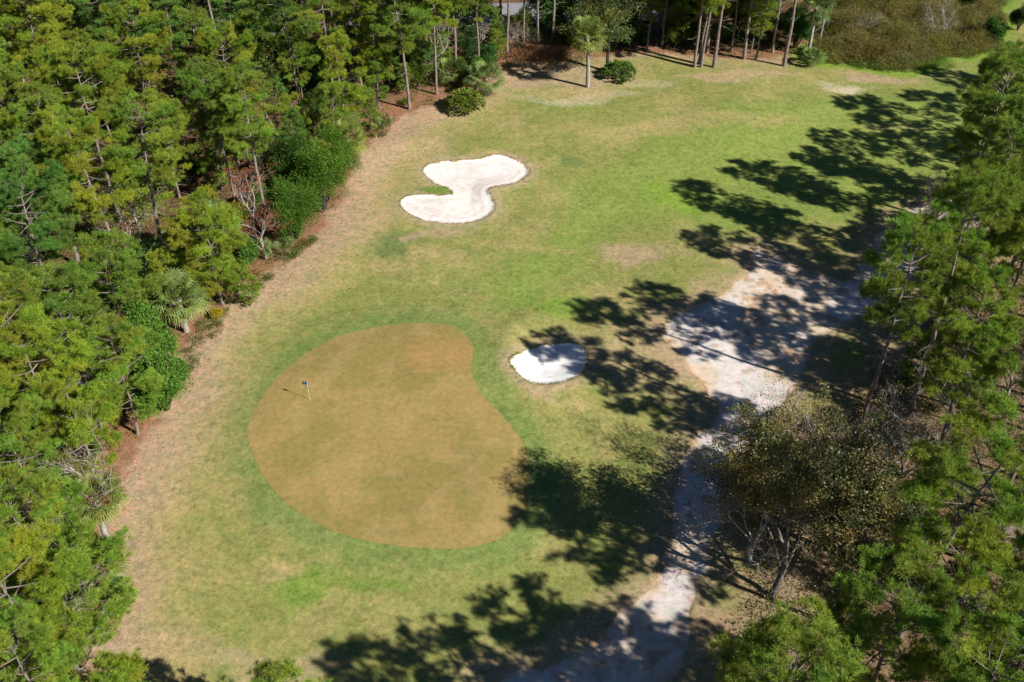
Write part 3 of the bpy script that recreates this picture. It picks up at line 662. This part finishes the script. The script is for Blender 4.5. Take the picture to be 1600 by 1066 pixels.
put('low yellow-green young pine at the top end of the straw bank', 'young_pine', YPINES[2], 393, 478, s=.55, tone=TONES['bright green'], sp=2)
put('lone pine trunk at the wood corner, shaded, right of the fan palm', 'pine_tree', PINES[4], 640, 172, s=1.0, tone=TONES['mid green'], sp=4)
# pines whose feet stand in the open along the far edge
for lab, px, py, i, s in [('far-edge pine leftmost of the pair of close thin trunks', 1085, 107, 1, .9), ('far-edge pine right of the close thin pair, slightly behind', 1095, 107, 4, .95), ('far-edge pine with dark trunk beside the thin pair', 1092, 101, 6, .9),
        ('far-edge pine third trunk right of the thin pair', 1115, 107, 3, 1.), ('straight pine with low leafy boughs between the trunk group and slanting pine', 1162, 92, 0, 1.), ('slim young pine with low tufts left of the slanting pine', 1180, 94, 6, .65),
        ('slanting bare-trunked pine standing foremost at the far fairway edge', 1225, 104, 7, 1.05), ('slanting thin pine in front of the dark cabbage palm', 1276, 80, 2, 1.05),
        ('dark-trunked pine at the left side of the raked clearing', 793, 90, 5, .95), ('slim pine just behind the debris heap in the clearing', 841, 72, 2, .9), ('pine behind the clearing with pale trunk', 864, 68, 1, .95),
        ('slim pine behind the clearing, left of the debris heap', 818, 68, 4, .85), ('bright small pine right of the large-leaved bush, behind straw', 1010, 80, 6, .55)]:
    put(lab, 'pine_tree', PINES[i], px, py, s=s, tone=TONES['mid green'] if i % 2 else TONES['olive'], group='pines along the far fairway edge', sp=2.2)

# ------------------------------------------------------------------ right-hand wood
RP = [  # x, y, height scale, kind, tone, label
 (46.7, 88.3, 1.02, 0, 'mid green', 'shaded green pine right of the sandy path, below the top right pines'),
 (44.5, 81.0, 1.0, 1, 'mid green', 'mid green pine by the right edge, beside the path where it narrows'),
 (38.6, 70.2, 1.08, 2, 'mid green', 'shaded green pine overhanging the shaded bend of the sandy path'),
 (35.6, 65.5, 1.05, 3, 'mid green', 'shaded pine standing at the dark bend below the sandy path'),
 (29.6, 61.2, 1.08, 5, 'mid green', 'tall pine whose shadow falls across the small oval bunker'),
 (33.0, 54.7, .97, 4, 'bright green', 'bright green pine above the broad round-crowned one on the right'),
 (26.9, 40.8, 1.0, 8, 'bright green', 'broad round-crowned bright pine, the biggest on the right side'),
 (20.8, 32.6, .86, 10, 'mid green', 'open-crowned pine with forked limbs at the bottom right'),
 (14.8, 30.0, .88, 9, 'bright green', 'open pine with yellow-green pads at the bottom edge, right of the path'),
 (28.5, 32.0, .85, 9, 'mid green', 'pine below the broad round-crowned one, near the right corner'),
 (50.5, 97.6, 1.0, 2, 'mid green', 'shaded green pine whose trunk shows against shaded fairway, upper right'),
 (60.7, 100., 1.0, 5, 'mid green', 'pine overlapping the right edge in the upper right'),
 (68.0, 104.4, 1.02, 0, 'mid green', 'pine just beyond the right edge, upper right'),
 (74.5, 112.8, 1.03, 7, 'mid green', 'topmost pine on the right edge, before the mown far corner'),
 (86.0, 122.5, 1.0, 3, 'mid green', 'pine outside the top right corner casting shadow inward'),
 (42.5, 68.5, .9, 7, 'olive', 'olive pine by the right edge, behind the shaded one at the bend'),
 (52.0, 85.5, .95, 3, 'mid green', 'pine behind the deep green ones at the right edge'),
 (38.3, 47.2, .9, 1, 'mid green', 'pine half cut by the right edge, above the round-crowned one'),
 (33.0, 28.0, .95, 5, 'mid green', 'pine in the lower right corner of the photo'),
 (24.3, 26.5, .93, 8, 'bright green', 'broad pine cut by the bottom edge near the right corner'),
 (13.6, 27.2, .95, 7, 'mid green', 'pine below the bottom edge whose shadow lies on the near turf'),
 (26.5, 29.7, .9, 10, 'mid green', 'open pine at the bottom edge right of the forked one'),
]
ALLP = RPINES+RPINES+BIGP
for x_, y_, s, k, tn, lab in RP:
    nw_ = .84 if k < 8 and 50 < y_ < 80 else 1.; plant('pine_tree', ALLP[k], x_, y_, s=s*nw_, sz=1/nw_, tone=TONES[tn], label=lab, group='pines of the right-hand wood'); taken.append((x_, y_, 4))
cand = rng.uniform([30, 24], [112, 132], (6000, 2)); k_ = 0
for (x_, y_), d_ in zip(cand, sdist(cand[:, 0], cand[:, 1], RWOOD)):
    p0 = proj(x_, y_); p1 = proj(x_, y_, 18)
    if d_ > -15 or (p0[0] > 1800 and p1[0] > 1900) or p0[1] > 1180 or (1400 < p0[0] < 1540 and 900 < p0[1] < 1090) or not free(x_, y_, 7.4, taken): continue
    taken.append((x_, y_, 6.2)); k_ += 1; tn = rnd.choice(['deep green', 'mid green', 'olive', 'deep green'])
    plant('pine_tree', rnd.choice(RPINES), x_, y_, s=rnd.uniform(.75, .92), tone=TONES[tn], label='%s pine inside the right wood, %s from the bottom' % (tn, '#RANK'), group='pines inside the right wood')
for x_, y_ in [(78, 101), (66.5, 96.5), (57, 91), (73, 107), (83, 114.5), (92, 119), (57.5, 66), (61, 73.5), (63.5, 82), (55, 78), (50.5, 66.5), (53.5, 71.8), (47.5, 62.5)]:
    taken.append((x_, y_, 5)); plant('pine_tree', rnd.choice(RPINES), x_, y_, s=rnd.uniform(.92, 1.), sz=1.04, tone=TONES['mid green'], label='narrow green pine at the outer right edge, #RANK from the bottom', group='pines inside the right wood')
# near pines under the frame with only their tips or shadows in the picture
plant('pine_tree', YPINES[1], *at(425, 1078, 10), s=.9, tone=TONES['bright green'], label='pine whose green tips just show at the bottom edge, left of centre', group='pines at the bottom edge')
plant('pine_tree', YPINES[0], *at(478, 1085, 9), s=.9, tone=TONES['bright green'], label='smaller pine tip at the bottom edge, right of the other tips', group='pines at the bottom edge')
put('oak with dark trunk and olive leaves beside the sandy path, right of the green', 'oak_tree', OAK[0], 1203, 935, s=1.2, rz=3.9, tone=(1.1, 1.1, 1), sp=6)
put('smaller dark oak right behind the big one beside the path', 'oak_tree', OAK[1], 1318, 870, s=1.2, tone=(.62, .72, .8), sp=5)
put('red-tipped maple with bare grey twigs leaning over the sandy path', 'maple_tree', REDT[0], 1215, 795, s=1.0, tone=(1.15, 1.1, 1.2), sp=5)
put('grey-twigged open maple overhanging the path edge left of the oak', 'maple_tree', REDT[0], 1172, 880, s=1.0, tone=(1., .95, 1.1), sp=3, rz=4.4)
put('second red-tipped maple behind the first, nearer the pale sand', 'maple_tree', REDT[0], 1262, 768, s=.8, tone=(1.2, 1.05, 1.2), sp=4, rz=2.)
for lab, px, py, s, i, dead in [('tangled brown bare tree in shade right of the maples', 1368, 700, 1.1, 1, 0), ('brown bare tree above the round-crowned pine', 1410, 745, 1.1, 1, 0), ('grey bare shrub at the shaded end of the fairway, right side', 1462, 310, .9, 2, 0),
        ('leafless grey tree in shade below the bend of the path', 1400, 590, .85, 2, 0), ('bare brown scrub tree hugging the path below its narrow end', 1448, 372, 1.2, 1, 0), ('second bare scrub tree by the narrow end of the path', 1470, 430, 1.25, 1, 0),
        ('bare tree with small yellowish leaves right of the path narrows', 1500, 400, 1.3, 1, 0), ('bare brown tree between pines at the right edge', 1560, 640, 1.2, 0, 0), ('bare tree in the deep shade right of the path bend', 1475, 520, 1.1, 1, 0),
        ('leaning bare tree beneath the bright green pine on the right', 1470, 690, 1.1, 0, 0), ('bare twiggy tree at the bottom right below the oak', 1500, 960, .8, 1, 0), ('pale bare tree by the right edge below the maples', 1540, 860, 1.0, 2, 0)]:
    put(lab, 'bare_tree', BARE[i], px, py, s=s, tone=(.8, .85, .7), names=('branches', 'dry_leaves'), group='bare trees of the right-hand wood')
for lab, px, py, s, i in [('low young pine in the clearing at the bottom right', 1500, 925, .9, 2), ('young pine at the right edge below the round-crowned pine', 1575, 960, .9, 0), ('bright young pine lit in the shade right of the path bend', 1490, 660, 1.05, 0),
        ('young pine beside the bright lit one, nearer the path', 1425, 620, .9, 2), ('young bright pine at the fairway end right side', 1500, 330, .95, 2), ('young pine by the right edge upper half', 1570, 330, 1.0, 0), ('young pine right of the bare scrub, upper right', 1545, 420, 1.1, 0)]:
    put(lab, 'young_pine', YPINES[i], px, py, s=s, tone=TONES['mid green'], group='young pines of the right-hand wood')
# pines leaning over the verge in the lower left
for lab, px, py, z_, pt, s, tn in [
  ('broad yellow-green pine over the verge, left of the glossy leafy trees', 60, 600, 9, EDGEP[2], 1.1, 'yellow-green'), ('bright green pine against the glossy leafy trees, left of the flag', 185, 585, 7, EDGEP[0], .92, 'bright green'),
  ('yellow-green pine reaching over the dead fan palm', 125, 670, 7.5, EDGEP[2], .9, 'yellow-green'), ('pine on the left edge above the dead fan palm', 20, 700, 12, BIGP[2], .7, 'bright green'),
  ('pine below the dead fan palm on the left edge', 35, 850, 9, EDGEP[0], 1.1, 'bright green'), ('bright pine hanging over the dirt verge, lower left', 120, 905, 7, EDGEP[1], .95, 'bright green'),
  ('pine on the left edge, second from the bottom left corner', 30, 960, 12, PINES[7], .78, 'yellow-green'), ('pine in the bottom left corner', 45, 1060, 12, BIGP[2], .72, 'bright green'),
  ('pine on the bottom edge right of the corner one', 120, 1045, 7, EDGEP[1], .95, 'yellow-green'), ('small pine below the bottom edge by the verge', 190, 1120, 6, YPINES[0], .9, 'mid green'),
  ('olive pine behind the yellow-green ones, on the left edge', 15, 520, 12, PINES[0], .78, 'olive'), ('pine above the topmost glossy leafy tree', 100, 490, 9, EDGEP[1], 1.1, 'mid green'),
  ('pine between the glossy trees and drooping fan palm', 175, 440, 9, EDGEP[1], 1.1, 'mid green'), ('yellow-green pine over the pale bluish fan palm', 325, 375, 8, EDGEP[0], .95, 'yellow-green')]:
    if z_ < 10: pass
    put(lab, 'pine_tree', pt, px, py, z_, s=s, tone=TONES[tn], group='pines over the lower left verge', sp=3.8)
for lab, px, py, z_, i, s in [('forked grey dead tree above the dead fan palm on the left', 110, 690, 9, 0, 1.35), ('bare grey tree left of the glossy leafy trees', 115, 545, 9, 0, 1.3), ('bare grey tree near the bottom left corner', 15, 1010, 10, 0, 1.4),
        ('bare grey tree on the left edge below the dead fan palm', 25, 790, 10, 0, 1.4)]:
    put(lab, 'bare_tree', BARE[i], px, py, z_, s=s, names=('branches', 'dry_leaves'), group='bare grey trees of the lower left wood', sp=1.5)
# ------------------------------------------------------------------ left wood: pines one by one
lowleft = []
EDGE_W = WOOD
def sd1(x, y, poly): return float(sdist(np.array([x]), np.array([y]), poly)[0])
cand = rng.uniform([-100, 26], [48, 185], (26000, 2))
cd_ = sdist(cand[:, 0], cand[:, 1], WOOD)
wood_trees = []
for (x_, y_), d_ in zip(cand, cd_):
    if d_ > -1.8 or sd1(x_, y_, ROAD) < 2 or (y_ > 166 and -20 < x_ < 36): continue
    p0 = proj(x_, y_); p1 = proj(x_, y_, 20)
    if p1[0] < -150 and p0[0] < -150 or p1[1] < -40 and p0[1] < -30 or p1[1] > 1130: continue
    if x_ > 44: continue
    sp = 5.3 if d_ < -7 else 4.8
    if x_ > -14 and y_ > 118: sp = 3.4
    if not free(x_, y_, sp, taken): continue
    taken.append((x_, y_, sp)); wood_trees.append((x_, y_, d_))
    if len(wood_trees) > 330: break
SECT = ['right', 'upper right', 'above', 'upper left', 'left', 'lower left', 'below', 'lower right']
LAND = [('the top left corner', 0, 0), ('the left edge centre', 0, 480), ('the russet tree', 385, 275), ('the dark evergreen clump', 480, 270), ('the drooping fan palm', 280, 480),
        ('the topmost glossy tree', 190, 480), ('the bottom left corner', 0, 1066), ('the large-leaved bush', 726, 150), ('the tall cabbage palm', 918, 75), ('the slanting foremost pine', 1240, 40), ('the lone corner pine trunk', 640, 100)]
used = {}
items = []
for x_, y_, d_ in wood_trees:
    r = rnd.random(); edge = d_ > -5.5
    if edge and r < .35 and x_ < -8: kind, parts, s, h = 'young_pine', rnd.choice(YPINES), rnd.uniform(.85, 1.15), 8
    elif edge and r < .5: kind, parts, s, h = 'leafy_tree', rnd.choice(BROAD+DENSE[1:]), rnd.uniform(.65, .95), 5
    elif r > .955 and d_ < -8: kind, parts, s, h = 'russet_tree', RUSSET[0], rnd.uniform(.9, 1.25), 8
    elif r > .88 and d_ < -6: kind, parts, s, h = 'leafy_tree', rnd.choice(OAK[1:]+BROAD), rnd.uniform(1.1, 1.5), 9
    elif r > .84 and d_ < -5: kind, parts, s, h = 'bare_tree', BARE[0], rnd.uniform(1.2, 1.7), 10
    else: kind, parts, s, h = 'pine_tree', rnd.choice(PINES), rnd.uniform(.68, 1.0), 16
    if x_ > -14 and y_ > 118 and r < .45: kind, parts, s, h = 'leafy_tree', rnd.choice(BROAD[1:]+DENSE+OAK[1:]), rnd.uniform(.8, 1.15), 5
    elif y_ > 122 and r < .25: kind, parts, s, h = 'young_pine', rnd.choice(YPINES), rnd.uniform(.85, 1.15), 8
    if kind == 'pine_tree' and y_ < 62 and x_ < -20: parts = rnd.choice(BIGP+PINES[:2]); s *= .9; h = 15
    cx, cy = proj(x_, y_, h)
    items.append((x_, y_, kind, parts, s, cx, cy))
MT = []
for x_, y_ in rng.uniform([-60, 30], [44, 152], (9000, 2)):
    d_ = sd1(x_, y_, WOOD)
    lim = -11 if y_ < 105 else -22
    if not (lim < d_ < -1.3) or not free(x_, y_, 3.1, MT) or any((x_-a)**2+(y_-b_)**2 < 1.5**2 for a, b_, c_ in taken) or sd1(x_, y_, ROAD) < 1: continue
    p0 = proj(x_, y_, 3)
    if p0[0] < -20 or p0[1] > 1100 or (250 < p0[0] < 400 and 455 < p0[1] < 560) or (765 < p0[0] < 930 and p0[1] > 66): continue
    MT.append((x_, y_, 3.1)); r = rnd.random()
    if r < .34: it_ = ('young_pine', rnd.choice(YPINES+YPINES[2:]), rnd.uniform(.5, .95), 5)
    elif r < .62: it_ = ('leafy_tree', rnd.choice(BROAD+DENSE+OAK[1:]), rnd.uniform(.45, .8), 4)
    elif r < .70: it_ = ('bare_tree', rnd.choice(BARE), rnd.uniform(.6, .95), 4)
    elif r < .78: it_ = ('fan_palm', PALM[2], rnd.uniform(.7, 1.), 3)
    else: it_ = ('shrub', rnd.choice(SHRUB+SHRUB+BRACK), rnd.uniform(.8, 1.35), 1)
    cx, cy = proj(x_, y_, it_[3]); items.append((x_, y_, *it_[:3], cx, cy))
    if len(MT) > 150: break
words = {'shrub': 'shrub', 'fan_palm': 'fan palm', 'pine_tree': 'pine', 'young_pine': 'young pine', 'leafy_tree': 'broadleaf', 'russet_tree': 'russet tree', 'bare_tree': 'bare grey tree'}
cnt = {}
for it in items:
    best = min(LAND, key=lambda l: (it[5]-l[1])**2+(it[6]-l[2])**2)
    a = math.atan2(-(it[6]-best[2]), it[5]-best[1]); sec = SECT[int(round(a/(PI/4))) % 8]
    cnt.setdefault((it[2], best[0], sec), []).append((math.hypot(it[5]-best[1], it[6]-best[2]), it))
ORD = ['nearest', 'second nearest', 'third nearest', 'fourth nearest', 'fifth nearest', 'sixth nearest', 'seventh nearest', 'eighth nearest', 'ninth nearest', 'tenth nearest', 'eleventh nearest', 'twelfth nearest']+['%dth nearest' % q for q in range(13, 60)]
PREP = {'right': 'to the right of', 'left': 'to the left of', 'above': 'above', 'below': 'below', 'upper right': 'up and right of', 'upper left': 'up and left of', 'lower left': 'down and left of', 'lower right': 'down and right of'}
for (kind, lm, sec), L_ in cnt.items():
    L_.sort(key=lambda t: t[0])
    for q, (_, (x_, y_, kind, parts, s, cx, cy)) in enumerate(L_):
        near_ = y_ < 75
        tn = rnd.choice(['yellow-green', 'bright green', 'mid green', 'mid green', 'cool green', 'bright green', 'deep green', 'yellow-green'] if x_ < -10 else ['mid green', 'deep green', 'cool green', 'mid green', 'olive'])
        if 20 < cy < 330 and cx < 330: tn = rnd.choice(['bright green', 'mid green', 'yellow-green', 'cool green', 'mid green'])
        t3 = np.array(TONES[tn])*rnd.uniform(.9, 1.1) if kind not in ('russet_tree', 'bare_tree') else (1, .8, .7)
        lab = '%s%s, %s %s %s' % ('' if kind in ('russet_tree', 'bare_tree') else tn+' ', words[kind], ORD[q], PREP[sec], lm)
        plant(kind, parts, x_, y_, s=s, tone=tuple(t3), label=lab, cat={'shrub': 'shrub', 'fan_palm': 'palm'}.get(kind, 'tree'), group=words[kind]+'s of the wood', sz=rnd.uniform(.92, 1.05))


# ------------------------------------------------------------------ cover nobody could count
def cover(name, poly, n, dmin, zf, rad, nl, ln, wd, tones, mat, label, cat, margin=60, seed=1, flat=.8, thr=.36):
    lo = poly.min(0); hi = poly.max(0); g = np.random.default_rng(seed)
    lo = np.maximum(lo, [-100, 26]); hi = np.minimum(hi, [100, 185])
    p = g.uniform(lo, hi, (n*12, 2)); d = sdist(p[:, 0], p[:, 1], poly)
    q = np.array([proj(a, b, 1.) for a, b in p])
    k = (d < dmin) & (q[:, 0] > -margin) & (q[:, 0] < 1600+margin) & (q[:, 1] > -margin*2) & (q[:, 1] < 1066+margin) & (sdist(p[:, 0], p[:, 1], ROAD) > 1.)
    k &= fbm(p[:, 0], p[:, 1], 5., seed+100, 3) > thr
    p = p[k][:n]; d = d[k][:n]
    zz = terrain(p[:, 0], p[:, 1])+zf(p[:, 0], p[:, 1], d, g)
    t = np.array(tones, float); key = (fbm(p[:, 0], p[:, 1], 4., seed+7, 3)*2.2-.6+g.normal(size=len(p))*.12).clip(0, .999)
    col = t[(key*len(t)).astype(int)]*g.uniform(.75, 1.25, (len(p), 1))
    m = MB(); leaves(m, np.stack([p[:, 0], p[:, 1], zz], 1), np.full(len(p), rad)*g.uniform(.6, 1.3, len(p)), nl, ln, wd, col, 0, flat)
    return tag(link(name, m.mesh(name, [mat], False)), label, cat, None, 'stuff')
cover('undergrowth', WOOD, 5200, -.3, lambda x, y, d, g: g.uniform(.1, 1.5, len(x))*sstep(0, -3, d)+.15, .75, 26, .24, .10,
      ((.9, 1.1, .9), (.6, .85, .8), (1.2, 1.15, .8), (.7, .9, .7)), M_leaf, 'green undergrowth covering the floor of the left and far wood', 'undergrowth', seed=11)
cover('dry_undergrowth', WOOD, 1300, .2, lambda x, y, d, g: g.uniform(.05, .7, len(x)), .7, 26, .26, .05,
      ((1, .8, .7), (.8, .7, .5), (1.2, .9, .8)), M_dead, 'dry brown bracken and fallen fronds under the pines', 'undergrowth', seed=12)
cover('undergrowth', RWOOD, 3000, -3, lambda x, y, d, g: g.uniform(.1, 1.1, len(x)), .7, 24, .2, .08,
      ((.7, .8, .6), (.5, .6, .5), (1.3, .9, .6)), M_olive, 'dark olive undergrowth in the shade of the right-hand wood', 'undergrowth', seed=13)
VERGE = np.array([at(*p) for p in [(285, 560), (300, 520), (350, 480), (378, 462), (392, 470), (360, 500), (325, 540), (295, 590), (268, 620)]])
VERGE2 = np.array([at(*p) for p in [(385, 440), (430, 400), (480, 368), (495, 375), (450, 410), (400, 455)]])
for i_, (pl, nn) in enumerate(((VERGE, 150), (VERGE2, 110))):
    cover('verge_weeds', pl, nn, .2, lambda x, y, d, g: g.uniform(.05, .3, len(x)), .4, 40, .2, .045, ((.5, .75, .35), (.8, .7, .5), (.45, .65, .3)), M_brush,
          ('low olive weeds along the straw bank by the fan palms', 'low brown weeds between the verge and the dark evergreens')[i_], 'weeds', seed=21+i_)
thz = lambda x, y, d, g: (fbm(x, y, 5., 71, 3)*6.4-1.4).clip(.2)*sstep(.3, -4, d)*g.uniform(.45, 1.05, len(x))+.15+.9*sstep(.2, -1.5, d)*g.uniform(0, 1, len(x))
cover('marsh_thicket', THICK, 11000, .5, thz, .6, 34, .30, .055, ((.95, .8, .5), (1.25, 1.05, .95), (.5, .6, .35), (1.0, .8, .6), (.9, .85, .9), (.6, .75, .35), (1.1, 1.0, .5)), M_brush,
      'tangled olive and brown thicket filling the far right corner beyond the fairway', 'thicket', seed=31, flat=1.1, thr=0)
RIM = np.array([at(*p) for p in [(1335, 92), (1400, 99), (1450, 98), (1500, 84), (1560, 66), (1590, 68), (1520, 96), (1460, 110), (1400, 111), (1330, 104)]])
cover('tall_grass', RIM, 420, .6, lambda x, y, d, g: g.uniform(.05, .3, len(x)), .45, 34, .34, .03, ((1.2, 1.7, .8), (1., 1.4, .6), (1.5, 1.7, .8)), M_leaf, 'bright green tall grass rimming the thicket', 'grass', seed=32)
def litter(name, n, keep, size, cols, mat, label, cat, seed):
    g = np.random.default_rng(seed); p = g.uniform([-45, 34], [60, 150], (n, 2)); w_ = keep(p[:, 0], p[:, 1]); p = p[g.random(n) < w_]
    z_ = terrain(p[:, 0], p[:, 1])+.03; c = np.array(cols)[g.integers(len(cols), size=len(p))]*g.uniform(.7, 1.3, (len(p), 1))
    m = MB(); leaves(m, np.stack([p[:, 0], p[:, 1], z_], 1), np.full(len(p), .04), 2, size, size*.7, c, 0, .3)
    tag(link(name, m.mesh(name, [mat], False)), label, cat, None, 'stuff')
litter('fallen_leaves', 26000, lambda x, y: .9*sstep(6, 0, sdist(x, y, WOOD))*sstep(-4, -1, sdist(x, y, WOOD))+.02+.5*sstep(3, -1, np.abs(sdist(x, y, RWOOD)))+.35*(sdist(x, y, PATH) < .5), .09, [(1.2, .8, .6), (.5, .35, .25), (1.5, 1.2, .9), (.8, .5, .3)], M_dead,
       'small dry leaves and cones scattered along the dirt verge and turf', 'fallen leaves', 41)
def lip(poly, n, seed):
    g = np.random.default_rng(seed); i = g.integers(len(poly), size=n); t = g.random(n)[:, None]; a = poly[i]*(1-t)+poly[(i+1) % len(poly)]*t+g.normal(size=(n, 2))*.07
    return a
a_ = np.concatenate([lip(BUNK1, 520, 1), lip(BUNK2, 300, 2)]); m = MB()
leaves(m, np.stack([a_[:, 0], a_[:, 1], terrain(a_[:, 0], a_[:, 1])+.02], 1), np.full(len(a_), .08), 12, .13, .02, np.array([[1.6, 1.4, .9], [1.1, 1.2, .7], [2.2, 1.6, 1.2]])[rng.integers(3, size=len(a_))], 0, .6)
tag(link('lip_grass', m.mesh('lip_grass', [M_brush], False)), 'ragged short grass hanging over the rims of the sand bunkers', 'grass', None, 'stuff')
# trees and shrubs standing in and behind the thicket
for lab, px, py, parts, s, tn in [('grey bare bush rising from the thicket middle', 1462, 62, BARE[1], 1.2, (1, 1, 1)), ('dark shrub at the right end of the thicket', 1545, 62, SHRUB[1], 1.4, (.6, .7, .8)), ('dark bush at top centre of the thicket', 1430, 20, SHRUB[1], 1.3, (.6, .75, .7)),
        ('dark tall bush on the thicket top right', 1510, 20, DENSE[1], .9, (.7, .8, .7)), ('second grey bare bush of the thicket, nearer its left end', 1350, 60, BARE[2], 1.0, (1, 1, 1)), ('dark bush where thicket meets the mown corner', 1590, 45, DENSE[1], .8, (.5, .7, .7)),
        ('yellow-leaved bush at the left end of the thicket', 1305, 55, SHRUB[0], 1.1, (2.4, 1.5, .6)), ('bushy green shrub at the thicket left front', 1300, 76, SHRUB[0], 1.0, (.8, .9, .8))]:
    put(lab, 'bush', parts, px, py, s=s, tone=tn, cat='bush', names=('stems', 'leaves'), group='bushes of the far thicket')
# brush pile and yellow foliage at the far edge
x_, y_ = at(845, 92); g = np.random.default_rng(5); n = 260
q = g.normal(size=(n, 2))*np.array([4.2, 1.5]); q[:, 1] += q[:, 0]*.12
m = MB(); zz = 1.3*np.exp(-(q[:, 0]/5.5)**2-(q[:, 1]/2.6)**2)*g.uniform(.3, 1.1, n)
leaves(m, np.stack([q[:, 0], q[:, 1], zz], 1), np.full(n, .55), 30, .5, .055, np.array([[1.15, .85, .7], [1.5, 1.2, .95], [.9, .62, .5]])[g.integers(3, size=n)]*g.uniform(.8, 1.2, (n, 1)))
for k in range(24):
    p = np.array([g.normal()*4, g.normal()*1.4, .3]); m.tube([p, p+g.normal(size=3)*np.array([1.2, .7, .35])], [.04, .025], 4, 1.5)
o = tag(link('brush_pile', m.mesh('brush_pile', [M_dead], False)), 'long heap of dry orange-brown fronds and brush in the raked clearing', 'brush pile'); o.location = (x_, y_, float(terrain(np.array([x_]), np.array([y_]))[0]))
for lab, px, py in [('golden-leaved tree behind the far pines, left one', 1128, 40), ('golden-leaved tree behind the far pines, right one', 1200, 28)]:
    put(lab, 'golden_tree', BROAD[1], px, py, s=.9, tone=(5., 2.3, .5), group='golden-leaved trees behind the far pines')

rk = sorted([o for o in PLANTS if '#RANK' in o['label']], key=lambda o: o.location.y)
for i_, o in enumerate(rk): o['label'] = o['label'].replace('#RANK from', ('%d%s' % (i_+1, {1: 'st', 2: 'nd', 3: 'rd'}.get((i_+1) % 10 if i_+1 not in (11, 12, 13) else 0, 'th')))+' counted up from')
